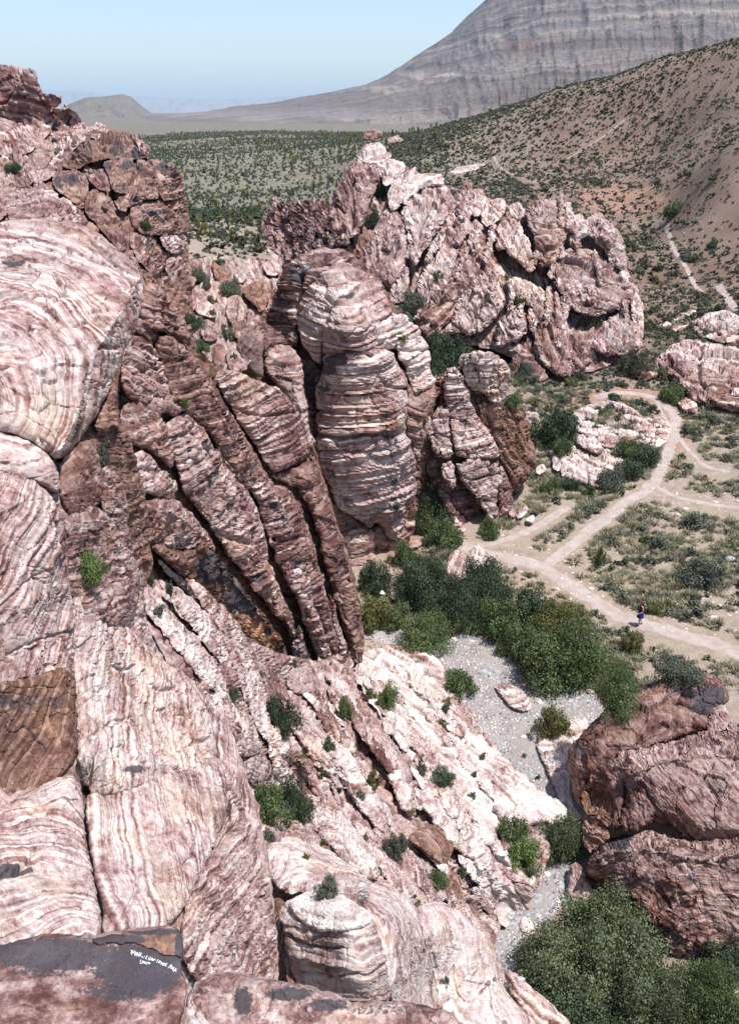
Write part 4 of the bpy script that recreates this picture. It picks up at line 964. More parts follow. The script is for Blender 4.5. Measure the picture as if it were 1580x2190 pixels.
es('slab', '935,800 946,794 958,900 966,942 942,900', off=10, B=10, white=.4, red=.7)
es('slab', '1068,985 1090,1022 1102,1050 1088,1100 1066,1112 1062,1052', off=0, B=14, bed=-70, led=5, white=.5, red=.4)
es('foot', '972,1095 992,1120 1010,1150 990,1154 968,1140', off=10, B=12, white=.8, red=.1)

# ------------------------------------------------------------------ right fin ridge
f = formation('rock_ridge', 'long ridge of rounded pink grey rock fins below the shrubby hillside', 'rock ridge', G_R, (1180, 800))
def rs_(nm, poly, **k):
    d = dict(B=20, w=17, e=1.7, bed=-62, by=.05, lt=9, led=3.4, cell=60, cst=(2.6, 1, .6), ca=9, groove=4, white=0.60, red=0.14, tilt=.2, parent=f, warp=.9, rg=2.5)
    d.update(k); d['red'] = min(d['red'] * 0.55, .4); d['white'] += .04; return rock(nm, poly, G_R, **d)
rs_('bedrock', '706,420 800,330 862,350 960,400 1100,440 1200,460 1260,470 1340,530 1352,640 1376,700 1376,752 1280,792 1180,812 1060,745 900,730 830,655 775,580 710,520', off=60, g=5, B=20, w=30, ca=8, cell=45, white=.5, red=.4)
rs_('dome', '760,342 775,312 800,303 832,318 840,332 822,347 785,350', off=-4, B=16, bed=20, led=3, white=.62)
rs_('wall', '703,442 710,420 722,400 740,350 764,336 800,334 815,350 817,375 806,402 790,432 786,452 776,482 766,502 750,522 725,527 710,502 702,472', off=-20, B=34, w=34, led=1.5, crests=[('764,345 738,390 722,430 712,450', 12)], orange=[(725, 490, 26, 40, .4)], white=.46, red=.45, cracks=[('705,440 722,436 735,450', 6, 3), ('752,420 760,470 755,520', 9, 5)])
rs_('shoulder', '785,346 812,340 846,335 866,350 868,366 840,386 822,402 814,372', off=-8, B=16, bed=-30, white=.6)
rs_('shoulder', '833,452 828,412 840,385 870,368 890,354 886,372 866,402 862,432 846,450', off=-10, B=16, bed=60)
rs_('dome', '856,422 860,385 880,370 930,367 954,380 946,396 902,402 882,417 866,442', off=-14, B=22, bed=20, led=2.5, white=.64, red=.1)
rs_('dome', '858,447 880,412 920,395 962,400 972,420 962,450 946,482 926,512 902,542 892,572 880,562 870,502 862,472', off=-24, B=30, w=32, led=2.2, white=.6, red=.15, cracks=[('925,430 900,480 890,540', 5, 3), ('945,430 925,490', 5, 3)])
rs_('fin', '774,562 790,520 806,480 820,446 846,446 864,466 870,520 872,562 852,592 835,622 820,602 800,602 780,592', off=-16, B=26, led=2, cracks=[('808,500 806,560', 6, 3), ('850,515 835,550', 10, 6)], white=.52)
rs_('fin', '828,652 840,592 873,562 877,602 872,642 850,654', off=-10, B=18)
rs_('fin', '890,622 903,575 925,512 960,452 985,440 1007,470 987,522 972,562 952,622 925,642 900,652', off=-8, B=22, cracks=[('940,500 915,580', 6, 3)])
rs_('fin', '948,622 975,552 1005,482 1040,500 1057,530 1062,562 1072,592 1040,622 1010,602 980,642 960,662', off=-4, B=20, red=.5, white=.45)
rs_('overhang', '886,682 900,655 932,624 963,602 987,605 987,627 972,667 948,705 912,730 898,705', off=-26, B=12, w=10, crests=[('892,676 930,632 965,608 982,612', 34, 1.0)], bed=35, lt=8, led=2, white=.42, red=.7, org=.35)
rs_('fin', '906,722 948,705 985,642 1010,587 1040,565 1062,580 1077,622 1082,652 1052,692 1020,717 980,714', off=-12, B=22, crests=[('990,650 1020,590 1050,575', 16)], cracks=[('1010,620 975,690', 6, 3), ('1040,630 1010,700', 6, 3)], red=.5)
rs_('fin', '1062,482 1075,473 1096,460 1119,484 1136,530 1148,570 1135,588 1109,560 1077,534 1062,502', off=-14, B=20, bed=-75, varn=[(1092, 470, 14, 8, .5)], cracks=[('1118,500 1105,545', 6, 3)])
rs_('tower', '1121,438 1147,423 1185,426 1210,436 1225,459 1215,492 1205,523 1192,558 1175,575 1150,569 1146,538 1142,506 1126,475', off=-24, B=28, w=24, led=2.4, bed=5, white=.5, red=.4, crests=[('1130,445 1180,448 1218,465', 14)], orange=[(1175, 530, 30, 30, .25)])
rs_('fin', '1213,482 1232,452 1255,468 1260,502 1237,522 1218,532', off=-10, B=16)
rs_('tower', '1250,471 1280,452 1308,477 1331,507 1342,538 1338,585 1320,577 1296,540 1272,514 1250,497', off=-14, B=20, ca=8, cell=34, groove=4, cracks=[('1290,500 1310,560', 6, 3)], red=.45)
rs_('crag', '1177,568 1200,537 1242,528 1280,544 1311,568 1337,588 1358,602 1354,650 1321,667 1280,676 1242,673 1212,654 1203,622 1178,604', off=-16, B=26, ca=12, cell=32, groove=4, bed=-20, white=.48, red=.5)
rs_('crag', '1185,600 1215,585 1250,600 1240,650 1222,655 1203,640', off=-26, B=18, ca=9, cell=30, groove=4)
rs_('slope', '1076,592 1110,590 1160,618 1204,650 1216,682 1182,692 1150,662 1100,642', off=-4, B=14, ca=7, cell=24, groove=3, white=.58)
rs_('dome', '1056,714 1077,674 1102,650 1123,665 1127,710 1104,733 1063,747', off=-14, B=26, white=.5, red=.1, grey=.35, led=1)
rs_('crag', '1123,665 1150,628 1192,648 1214,690 1222,712 1200,724 1180,684 1150,692 1137,724', off=-8, B=18, ca=8, cell=28)
rs_('tower', '1141,755 1144,697 1163,668 1187,670 1208,696 1217,728 1222,755 1212,800 1194,811 1170,787', off=-26, B=26, led=2, bed=-75, white=.42, red=.7, orange=[(1170, 760, 30, 50, .3)], cracks=[('1195,740 1205,790', 6, 3), ('1165,690 1180,720', 6, 3)])
rs_('tower', '1214,709 1242,711 1258,734 1268,766 1249,790 1216,808 1211,762', off=-14, B=22, white=.44, red=.6)
rs_('boulder_face', '1092,800 1094,772 1104,756 1130,752 1156,773 1174,802 1166,818 1130,823 1096,820', off=-22, B=26, led=1, ca=2, bed=0, white=.42, red=.6)
rs_('dome', '1259,736 1280,706 1311,670 1343,668 1370,694 1374,745 1345,757 1311,763 1280,756', off=-8, B=24, ca=7, cell=44, groove=3, white=.56, red=.25, cracks=[('1330,700 1335,750', 6, 4)])
rs_('fin', '990,422 1020,398 1040,417 1037,444 1020,467 1000,455', off=-8, B=16, bed=-20)
rs_('fin', '1038,432 1070,420 1084,434 1078,463 1048,486 1026,470', off=-8, B=14)
rs_('fin', '1085,440 1105,428 1122,440 1118,470 1092,462', off=-4, B=12)
rs_('fin', '965,470 990,450 1010,478 1030,500 1010,505 985,495', off=-8, B=12, white=.6)
rs_('ledge', '1340,590 1365,620 1378,680 1376,720 1350,690 1350,640', off=-4, B=12, white=.75, red=.1)
random.seed(5)
for i in range(38):
    while True:
        u = random.uniform(560, 715); v = random.uniform(430, 560)
        if inside(np.array([[u, v]]), parse('560,440 640,428 706,432 712,500 725,530 660,545 600,565 570,520'))[0]: break
    hh = random.uniform(16, 36); ww = random.uniform(9, 18); dx = random.uniform(-4, 4)
    rs_('pinnacle', rib('%g,%g %g,%g %g,%g' % (u - dx, v - hh / 2, u, v, u + dx, v + hh / 2), [ww * .6, ww, ww, ww * .8]), off=random.uniform(-12, 6) - (v - 490) * .2, B=ww * .5, w=ww * .5, cell=16, ca=3, groove=2, led=1.5, lt=6, white=random.uniform(.35, .62), red=random.uniform(.2, .6), rg=2.5, bed=random.uniform(-90, -40), g=2.5)
RIDGE = parse('800,345 860,375 950,380 1040,430 1120,445 1210,445 1270,470 1335,540 1350,640 1330,665 1240,670 1180,690 1240,720 1230,780 1165,790 1120,720 1060,735 960,715 900,700 880,640 810,590 770,560 800,480')
k = 0
while k < 42:
    u = random.uniform(770, 1350); v = random.uniform(370, 790)
    if not inside(np.array([[u, v]]), RIDGE)[0] or (u < 960 and v < 470): continue
    lean = 0.55 - 0.5 * np.clip((u - 800) / 350, 0, 1.5) + random.uniform(-.15, .15)      # fins lean right, then stand upright, then left
    hh = random.uniform(36, 90); ww = random.uniform(13, 27); dx = math.sin(lean) * hh / 2; dy = math.cos(lean) * hh / 2
    line = '%g,%g %g,%g %g,%g' % (u + dx, v - dy, u + random.uniform(-3, 3), v, u - dx, v + dy)
    cl = '%g,%g %g,%g' % (u + dx - ww * .1, v - dy * .8, u - dx - ww * .1, v + dy * .7)
    rs_('fin', rib(line, [ww * .55, ww, ww * .95, ww * .7]), off=random.uniform(-26, -12), B=ww * .5, w=ww * .4, e=1.6, crests=[(cl, ww * .45)], cell=24, ca=5, groove=3, led=2.2, lt=7, white=random.uniform(.46, .66), red=random.uniform(.05, .5), rg=3.5, bed=random.uniform(-75, -40))
    k += 1
rs_('bedrock', '556,445 640,426 712,432 716,530 690,548 600,572 566,520', off=18, B=10, ca=8, cell=22, groove=4, white=.45, red=.5)
rock('boulder', '774,287 790,275 811,277 824,290 806,299 783,303', G_R, off=-8, B=16, bed=0, lt=8, led=2, ca=2, cell=30, white=.38, red=.85, label='reddish brown boulder perched on the very top of the fin ridge', cat='boulder')
rock('rock_slab', '824,295 845,287 866,296 862,302 836,304', G_R, off=-2, B=10, ca=3, cell=20, white=.55, red=.3, label='low pale rock just right of the perched boulder', cat='rock')
rock('rock_slab', '953,369 982,354 1035,345 1041,352 1002,366 970,376', G_R, off=-6, B=8, bed=12, lt=5, led=2, ca=2, white=.66, red=.1, label='thin pale slab tilted on the hillside above the ridge', cat='rock')

# ------------------------------------------------------------------ upper left crags
f = formation('rock_ridge', 'far rocky ridge of cracked pink domes against the sky, top left', 'rock ridge', G_U, (100, 340))
def us(nm, poly, **k):
    d = dict(B=18, w=18, bed=-14, by=.05, lt=8, led=3.2, cell=60, ca=7, groove=3.6, tilt=.55, white=0.60, red=0.15, parent=f, warp=.7, rg=2.5)
    d.update(k); return rock(nm, poly, G_U, **d)
us('bedrock', '-60,150 40,155 90,190 130,240 200,282 150,330 100,380 -60,400', off=60, g=5, B=12)
us('dome', '-60,142 10,138 40,141 72,148 79,165 90,190 96,207 113,221 116,245 110,280 94,302 60,330 30,330 -60,330', off=-20, B=26, w=30)
us('dome', '94,202 115,198 133,215 130,227 110,232 100,222', off=-4, B=12)
us('dome', '112,232 160,236 186,266 202,281 182,292 160,310 140,322 120,312 110,280', off=0, B=14, cell=22, ca=7, led=2)
us('fin', '-60,258 20,250 60,270 95,275 109,300 116,345 72,370 40,352 10,332 -60,330', off=-34, B=26, crests=[('-20,262 50,290 100,345', 22)], red=.45, orange=[(60, 330, 60, 30, .3)])
us('fin', '-60,330 20,342 50,360 71,366 73,397 40,402 -60,390', off=-44, B=18, red=.6, orange=[(30, 350, 50, 30, .4)])
us('pinnacle', '60,148 72,146 79,152 78,164 70,160', off=-26, B=8)
for i in range(16):
    u = random.uniform(118, 225); v = 232 + (u - 118) * 0.36 + random.uniform(4, 60) * (1 - (u - 118) / 160)
    ww = random.uniform(14, 26)
    us('block', rib('%g,%g %g,%g' % (u - ww * .5, v - ww * .15, u + ww * .5, v + ww * .2), [ww * .7, ww * .8, ww * .6]), off=random.uniform(-14, -4), B=ww * .4, w=ww * .35, cell=18, ca=3, led=1.5, white=random.uniform(.5, .7), rg=2.5, g=2.5)
f = formation('cliff', 'dark brown blocky crag with stepped ledges above the swirled buttress, upper left', 'cliff', G_U, (330, 540))
us('bedrock', '-60,340 120,340 140,330 230,300 330,345 396,400 402,500 410,620 422,742 330,650 300,570 200,490 -60,490', off=55, g=5, B=14, white=.4, red=.6)
us('dome', '131,342 136,316 150,300 186,281 229,276 271,282 294,290 305,303 320,321 317,337 290,340 240,340 200,345 165,363 133,358', off=-6, B=24, w=28, led=4, white=.38, red=.75, bed=12, varn=[(250, 320, 20, 20, .8), (290, 328, 26, 10, .8), (170, 310, 40, 8, .5)], cracks=[('225,300 240,325 280,335', 10, 5), ('140,330 180,300 230,290', 6, 3)])
us('pinnacle', '284,292 300,284 306,300 319,312 320,334 306,334 292,312', off=-14, B=10)
us('block', '216,345 250,336 287,336 308,340 332,359 337,396 345,424 319,430 266,414 238,408 232,370', off=-12, B=22, w=18, bed=-4, led=2.4, cell=80, ca=3, white=.46, red=.5, varn=[(228, 352, 12, 8, .9), (275, 348, 16, 9, .9), (300, 352, 8, 8, .9)], cracks=[('288,342 293,360 280,392', 10, 3), ('236,396 290,386 330,395', 6, 3)])
us('block', '312,340 362,347 383,363 400,396 397,418 372,430 348,432 337,396 328,359', off=-18, B=26, w=24, bed=-8, led=3, cell=90, ca=4, white=.46, red=.45, varn=[(350, 358, 24, 10, .9), (368, 375, 14, 8, .8), (368, 398, 14, 5, .8)])
us('wall', '240,410 266,412 320,430 372,430 398,418 404,440 406,482 402,506 372,480 345,434 300,420 262,440', off=4, B=14, white=.32, red=.9, led=2)
us('ledge', '274,448 282,435 343,429 373,452 397,473 401,496 372,502 319,502 290,494', off=-24, B=22, w=20, bed=6, led=3, cell=90, ca=3, white=.5, red=.45, crests=[('280,440 345,434 376,458', 16)], varn=[(330, 455, 40, 8, .7)])
us('ledge', '245,424 295,411 312,430 276,442 266,454 248,442', off=-28, B=14, led=2, bed=6, white=.52, red=.4, varn=[(290, 428, 16, 6, .8)])
us('block', '110,376 144,366 181,368 192,390 184,424 181,451 159,432 136,419 115,400', off=-22, B=22, w=20, white=.44, red=.5, varn=[(155, 385, 16, 10, 1.0), (125, 390, 10, 14, .7)])
us('block', '181,360 229,360 236,396 233,414 202,398 186,377', off=-14, B=16, cell=30, white=.5, red=.4)
us('block', '181,424 200,400 230,420 246,440 252,462 264,490 276,520 262,542 235,512 213,482 186,462', off=-26, B=22, white=.48, red=.45, crests=[('200,404 235,440 262,500', 16)], bed=-35)
us('block', '-60,368 30,376 60,385 40,397 20,417 15,472 -60,476', off=-40, B=18, white=.56, red=.2)
us('ledge', '40,372 90,362 130,366 112,380 90,386 60,386', off=-30, B=12, white=.66, red=.1)
us('block', '278,502 306,498 332,512 347,540 352,572 330,592 300,562 283,532', off=-22, B=22, white=.5, red=.35, varn=[(312, 525, 12, 10, .6)])
us('dome', '340,502 360,488 386,491 402,506 397,530 376,548 350,532', off=-30, B=24, bc=(370, 510, 20), lt=5, led=2.5, white=.6, red=.15)
us('block', '300,560 335,588 352,620 382,650 397,680 417,720 422,742 382,702 340,652 308,620', off=-16, B=18, crests=[('330,590 370,650 412,722', 18)], white=.44, red=.5, bed=-45)
us('block', '348,560 376,548 396,545 404,570 412,600 407,642 385,652 365,602', off=-22, B=20, white=.5, red=.4, cracks=[('388,560 392,640', 5, 3)], orange=[(390, 620, 14, 30, .4)])
us('block', '236,512 262,542 282,532 300,562 312,622 296,610 270,560 240,535', off=-16, B=18, bed=-45, white=.48, red=.4)
us('dome', '15,418 33,391 62,381 93,387 114,408 131,417 118,445 99,466 53,475 20,479', off=-52, B=36, w=36, bed=60, led=1.5, lt=14, cell=80, ca=3, white=.60, red=.2)
us('dome', '106,446 133,419 160,430 182,460 192,482 150,480 98,472', off=-50, B=24, bed=-30, led=2, lt=12, cell=40, ca=6, white=.56, red=.25)

# ------------------------------------------------------------------ big boulders on the right
f = formation('boulder', 'giant brown rough boulder rising behind the arch shaped one, right foreground', 'boulder', G_H, (1300, 1650))
def hs(nm, poly, **k):
    d = dict(B=30, w=34, bed=28, by=.1, lt=8, led=1.9, cell=130, ca=12, groove=1.8, white=0.40, red=0.42, grey=.42, parent=f, warp=2.6, rg=4, lump=14, rgh=7)
    d.update(k); return rock(nm, poly, G_H, **d)
hs('body', '1303,1508 1344,1489 1392,1465 1452,1442 1501,1441 1538,1453 1555,1482 1560,1502 1534,1518 1517,1537 1509,1559 1491,1566 1464,1571 1418,1590 1370,1602 1322,1618 1298,1634 1284,1655 1262,1672 1255,1690 1252,1712 1256,1730 1236,1718 1223,1692 1213,1660 1210,1636 1213,1607 1234,1579 1267,1550', B=26, w=22,
   crests=[('1232,1590 1272,1552 1318,1514 1390,1478 1450,1456 1525,1462', 40, 1.0)], varn=[(1515, 1490, 40, 26, 1.1), (1500, 1515, 30, 14, .9), (1235, 1600, 12, 16, .9)], cracks=[('1440,1500 1480,1510 1520,1535', 10, 5), ('1370,1590 1400,1560 1440,1545 1490,1560', 14, 8)], orange=[(1235, 1690, 16, 40, .5)])
hs('slab', '1506,1548 1535,1512 1553,1514 1562,1558 1515,1566', off=-6, B=10, led=1, white=.56, red=0, grey=.5, ca=1)
f = formation('boulder', 'giant brown boulder with a small orange hollow and snout, right foreground', 'boulder', G_H, (1450, 2050))
hs('body', '1282,1634 1320,1611 1368,1594 1420,1582 1464,1572 1512,1561 1660,1540 1660,1830 1500,1810 1425,1772 1398,1762 1352,1778 1310,1778 1316,1742 1330,1702 1325,1672 1300,1657', off=10, B=40, w=50, bed=-52, crests=[('1322,1668 1380,1640 1450,1622 1540,1612 1650,1600', 80, .8)], cracks=[('1440,1700 1500,1660 1520,1640', 6, 4), ('1370,1680 1410,1740 1450,1800', 7, 4), ('1520,1600 1560,1610 1640,1600', 8, 4), ('1550,1640 1660,1635', 8, 5)], led=1.8, white=.52, red=.25)
hs('lower_body', '1246,1852 1262,1826 1290,1806 1340,1788 1400,1784 1460,1806 1660,1770 1660,2020 1582,2052 1500,2066 1430,2042 1388,2002 1358,1952 1300,1892 1262,1884', off=-6, B=44, w=60, bc=(1560, 2160, 40), crests=[('1268,1838 1320,1815 1400,1815 1480,1840 1650,1820', 85, .8)], led=1.8, cell=100, ca=12, white=.46, red=.3,
   varn=[(1320, 1805, 28, 14, .9), (1480, 1880, 22, 14, .6)], cracks=[('1400,1900 1430,1940 1480,1940 1490,1900', 8, 4)], orange=[(1280, 1880, 30, 20, .6), (1370, 1960, 30, 40, .35)])
hs('snout', '1257,1732 1279,1716 1300,1730 1305,1757 1302,1795 1280,1817 1259,1827 1245,1802 1242,1757', off=-20, B=26, w=24, bc=(1290, 1735, 8), lt=6, led=6, white=.48, red=.4, ca=3, cell=60, orange=[(1265, 1810, 24, 22, .5)])
hs('hollow', '1240,1702 1254,1676 1290,1664 1320,1685 1322,1735 1302,1775 1280,1745 1250,1740', off=-4, B=-16, w=26, led=3, bc=(1285, 1720, 0), lt=7, white=.3, red=.9, org=.42, grey=0)
hs('rim', '1256,1664 1272,1640 1295,1628 1322,1640 1338,1680 1332,1722 1316,1768 1306,1774 1311,1722 1303,1690 1284,1674 1262,1686', off=-24, B=16, w=12, bc=(1285, 1720, 0), lt=6, led=6, white=.42, red=.45, ca=3)
hs('bulge', '1334,1674 1368,1660 1406,1708 1402,1747 1368,1779 1318,1779 1312,1757 1334,1720', off=-26, B=32, w=30, bed=-60, led=4)
rock('boulder', '1212,1862 1236,1838 1264,1892 1270,1932 1240,1938 1212,1926', G_H, off=6, B=14, w=10, e=1.6, led=1, ca=2, bed=-30, lt=30, white=0.62, red=0.2, label='pale squared block leaning at the foot of the giant boulder', cat='boulder')

# ------------------------------------------------------------------ small outcrops on the valley floor
f = formation('rock_outcrop', 'low pale outcrop with a dark cave hollow beside the bend of the trail', 'rock', G_G, (1300, 1030))
def gs(nm, poly, **k):
    d = dict(B=10, w=14, bed=-10, by=.3, lt=8, led=3.2, cell=40, ca=5, groove=3, white=0.72, red=0.1, parent=f, warp=.7, rg=3)
    d.update(k); return rock(nm, poly, G_G, **d)
gs('outcrop', '1200,905 1225,880 1270,862 1310,860 1340,868 1372,885 1395,905 1404,940 1372,957 1330,942 1300,962 1280,947 1240,925', off=-22, B=16, crests=[('1284,884 1300,876 1322,882', -34, .6)], cracks=[('1282,892 1300,880 1325,884', 22, 7), ('1360,935 1375,930 1385,937', 12, 5)], red=.2)
gs('slab', '1195,975 1205,940 1232,925 1280,948 1330,968 1342,1000 1302,1042 1260,1040 1220,1032 1192,1002', off=-6, B=10, bed=-30, white=.68, grey=.25)
gs('block', '1225,925 1255,920 1285,950 1290,968 1262,968 1235,950', off=-18, B=12, ca=6, cell=20)
gs('block', '1180,1000 1184,970 1196,958 1204,968 1200,1002 1190,1010', off=-14, B=8, led=1)
gs('block', '1196,1012 1204,982 1214,990 1212,1008 1202,1020', off=-14, B=8, led=1)
gs('slab', '1345,900 1400,890 1440,905 1425,950 1390,960', off=0, B=8, white=.85)
gs('slab', '1120,870 1150,860 1158,920 1150,980 1132,960', off=0, B=8, white=.7)
f = formation('rock_outcrop', 'rounded pink outcrop at the right edge above the trail', 'rock', G_G, (1500, 880))
gs('dome', '1392,786 1420,745 1480,728 1560,742 1660,745 1660,890 1520,872 1470,852 1440,812 1404,802', off=-30, B=30, w=30, ca=11, cell=60, groove=3, led=1.5, white=.62, red=.2, bed=-10, rgh=4, crests=[('1440,760 1500,790 1560,800 1640,790', 20), ('1480,840 1540,850 1600,840', 12)], cracks=[('1500,740 1490,800 1520,850', 8, 5), ('1560,830 1520,845 1500,870', 10, 5), ('1430,770 1460,800', 7, 4)])
gs('block', '1508,832 1530,820 1552,830 1560,850 1530,862 1510,852', off=-50, B=14, white=.5, red=.5)
gs('block', '1340,796 1362,776 1390,768 1418,792 1412,806 1370,812', off=-16, B=14, red=.5, white=.5)
gs('slab', '1395,706 1430,676 1500,650 1486,690 1440,714', off=-10, B=10, bed=24, white=.68)
gs('slab', '1476,700 1496,676 1532,662 1570,672 1660,700 1660,745 1600,742 1500,724', off=-14, B=12, bed=16, white=.66)
gs('slab', '1350,600 1375,640 1380,700 1370,740 1350,700 1342,640', off=-6, B=10, white=.72)
for lab, poly, kw in (('pale overhanging boulder beside the pink trail, right', '1447,862 1458,850 1472,848 1492,866 1490,886 1462,882', dict(off=-18, B=14, white=.66)),
                      ('left one of two striped white rocks by the dark bushes', '950,1228 957,1192 975,1176 992,1182 1004,1205 1003,1235 975,1245', dict(off=-16, B=14, bed=64, led=5, lt=7, white=.78)),
                      ('right one of two striped white rocks by the dark bushes', '998,1190 1006,1170 1020,1165 1038,1176 1056,1205 1062,1232 1030,1242 1006,1222', dict(off=-18, B=14, bed=110, led=5, lt=7, white=.76)),
                      ('pale slab lying in the gravel of the wash', '1052,1464 1090,1461 1120,1478 1137,1508 1128,1524 1090,1514 1070,1488', dict(off=-4, B=8, led=1.5, white=.85)),
                      ('long pale bank of rock between the wash and the giant boulder', '1142,1580 1172,1556 1210,1540 1262,1532 1245,1600 1216,1650 1222,1720 1250,1760 1200,1775 1178,1750 1192,1700 1160,1630', dict(off=-6, B=8, led=3, white=.82)),
                      ('small angular white boulder beneath the jointed tower', '1102,1110 1110,1088 1126,1076 1130,1092 1118,1106', dict(off=-12, B=8, led=1, white=.75)),
                      ('rounded white boulder left of the trail below the towers', '1120,1108 1136,1100 1144,1104 1142,1118 1124,1118', dict(off=-10, B=9, led=1, white=.8)),
                      ('cube shaped pale boulder among the grass by the grey slab', '1144,1008 1150,992 1164,992 1168,1002 1162,1012 1150,1014', dict(off=-12, B=8, e=1.4, led=1, white=.75)),
                      ('pink white boulder below the big central tower', '868,1170 880,1158 900,1154 904,1164 888,1174', dict(off=-10, B=9, led=1, white=.7)),
                      ('pale boulder below the brown fin at the ridge foot', '1276,762 1290,750 1306,752 1312,764 1296,770 1280,770', dict(off=-12, B=10, led=1, white=.68)),
                      ('pink boulder in the dark bushes near the white hat', '832,1272 838,1260 850,1262 856,1276 850,1284 836,1282', dict(off=-10, B=10, led=1, white=.6)),
                      ('small angular pale rock with a crack right of the tower foot', '1084,1098 1094,1084 1104,1090 1100,1106 1088,1108', dict(off=-10, B=8, led=1, white=.7))):
    kw = dict(dict(led=2, lt=8, ca=2, cell=30, red=.1, bed=10, w=10), **kw)
    rock('boulder', poly, G_G, label=lab, cat='boulder', rg=2, **kw)

# ------------------------------------------------------------------ boulders in the gorge
f = formation('rock_outcrop', 'jumble of jointed brown and white blocks in the gorge behind the left cliff', 'rock', G_G, (520, 790))
G_J = DepthMap('400,560,82 420,740,56 480,800,50 560,800,54 600,560,92 640,640,76 500,640,74')
def js(nm, poly, **k):
    d = dict(B=12, w=12, e=1.8, bed=-50, by=.1, lt=9, led=2, cell=36, ca=4, groove=2.5, white=0.56, red=0.3, parent=f, rg=2.5)
    d.update(k); return rock(nm, poly, G_J, **d)
js('bedrock', '385,560 460,545 600,560 612,640 575,700 545,760 520,800 460,800 415,745', off=26, g=4, B=10, ca=12, cell=34, white=.58, red=.25)
js('arch_block', '452,562 460,552 476,568 491,590 487,608 470,606 458,590', off=-22, B=16, bed=60, white=.4, red=.8, org=.4)
js('block', '512,622 535,602 560,598 578,608 581,628 572,650 560,672 545,652 528,640', off=-26, B=20, crests=[('514,620 545,622 576,630', 14)], white=.44, red=.6, org=.45)
js('block', '484,640 506,630 520,640 524,668 520,690 500,700 486,680', off=-20, B=14, white=.66, red=.4)
js('block', '496,690 514,682 528,690 532,715 515,725 498,716', off=-24, B=12, red=.7, white=.5)
js('block', '428,690 452,684 468,700 470,724 455,732 432,724', off=-22, B=16, white=.58)
js('block', '412,645 440,640 462,655 468,680 440,678 418,664', off=-16, B=12, white=.66)
js('block', '452,735 472,730 482,745 480,775 466,785 452,765', off=-24, B=12, white=.5, red=.6)
js('block', '425,752 445,746 456,762 456,788 440,780', off=-22, B=12, white=.62)
js('block', '484,745 505,740 515,760 520,790 500,795 486,780', off=-14, B=10, white=.6, bed=-80)
js('block', '560,562 578,552 598,560 602,585 585,592 566,586', off=-18, B=14, white=.6, grey=.4, red=0)
js('block', '385,560 404,548 420,560 426,590 410,620 392,600', off=-22, B=16, white=.5, red=.5, bed=-50)
js('block', '500,572 520,570 528,590 520,605 504,600', off=-16, B=10, white=.62)
js('block', '395,600 410,612 420,650 412,665 398,640', off=-26, B=12, red=.5)
js('block', '524,690 540,682 548,705 545,730 530,722', off=-14, B=10, white=.6)
js('fin', '572,535 578,528 592,545 598,560 588,558', off=-10, B=6, white=.7)

# ------------------------------------------------------------------ vegetation
def leaf_mat(name, a, b, c, rough=0.75):
    t = NT(name); sh = t.attr('shade'); oi = t.n('ObjectInfo')
    v = t.math('ADD', t.math('MULTIPLY', sh, 0.75), t.math('MULTIPLY', oi.outputs['Random'], 0.25))
    t.l(t.ramp(v, [(0.1, a), (0.55, b), (0.95, c)]), t.b.inputs['Base Color'])
    t.b.inputs['Roughness'].default_value = rough
    tr = t.n('BsdfTranslucent'); t.l(t.ramp(v, [(0.1, a), (0.55, b), (0.95, c)]), tr.inputs[0])
    mx = t.n('MixShader'); mx.inputs[0].default_value = 0.25
    out = t.t.nodes['Material Output']; t.l(t.b.outputs[0], mx.inputs[1]); t.l(tr.outputs[0], mx.inputs[2]); t.l(mx.outputs[0], out.inputs[0])
    return t.m
LM = dict(D=leaf_mat('oak_leaves', (0.034, 0.048, 0.026), (0.080, 0.108, 0.060), (0.15, 0.190, 0.110)),
          G=leaf_mat('green_leaves', (0.050, 0.070, 0.028), (0.112, 0.152, 0.062), (0.195, 0.250, 0.108)),
          S=leaf_mat('sage_leaves', (0.070, 0.080, 0.058), (0.14, 0.158, 0.115), (0.235, 0.255, 0.19)),
          M=leaf_mat('sage_green_leaves', (.066, .082, .042), (.145, .176, .092), (.24, .28, .16)),
          O=leaf_mat('olive_leaves', (0.075, 0.075, 0.027), (0.150, 0.150, 0.053), (0.255, 0.247, 0.105)),
          L=leaf_mat('lime_leaves', (0.07, 0.11, 0.03), (0.14, 0.205, 0.065), (0.24, 0.32, 0.12)),
          X=leaf_mat('dead_twigs', (0.100, 0.085, 0.080), (0.170, 0.150, 0.145), (0.270, 0.245, 0.235)),
          Q=leaf_mat('dark_scrub', (0.055, 0.058, 0.036), (0.118, 0.122, 0.078), (0.20, 0.20, 0.14)),
          H=leaf_mat('dry_grass', (0.17, 0.158, 0.10), (0.31, 0.288, 0.195), (0.45, 0.42, 0.30)))
BM = NT('bark'); BM.b.inputs['Base Color'].default_value = (.10, .075, .06, 1); BM = BM.m
RNG = np.random.default_rng(7)
def rdir(n, up=0.0):
    v = RNG.normal(size=(n, 3)); v[:, 2] += up
    return v / np.linalg.norm(v, axis=1, keepdims=True)
def leaves(pos, nrm, size, asp=1.8):
    n = len(pos); r = rdir(n); n2 = nrm + r * 0.9; n2 /= np.linalg.norm(n2, axis=1, keepdims=True)
    a = np.cross(n2, rdir(n)); a /= np.linalg.norm(a, axis=1, keepdims=True) + 1e-9; b = np.cross(n2, a)
    s = size * RNG.uniform(0.6, 1.4, n)[:, None]
    V = np.stack([pos - a * s * asp, pos - b * s, pos + a * s * asp, pos + b * s], 1).reshape(-1, 3)
    return V, np.arange(4 * n).reshape(n, 4)
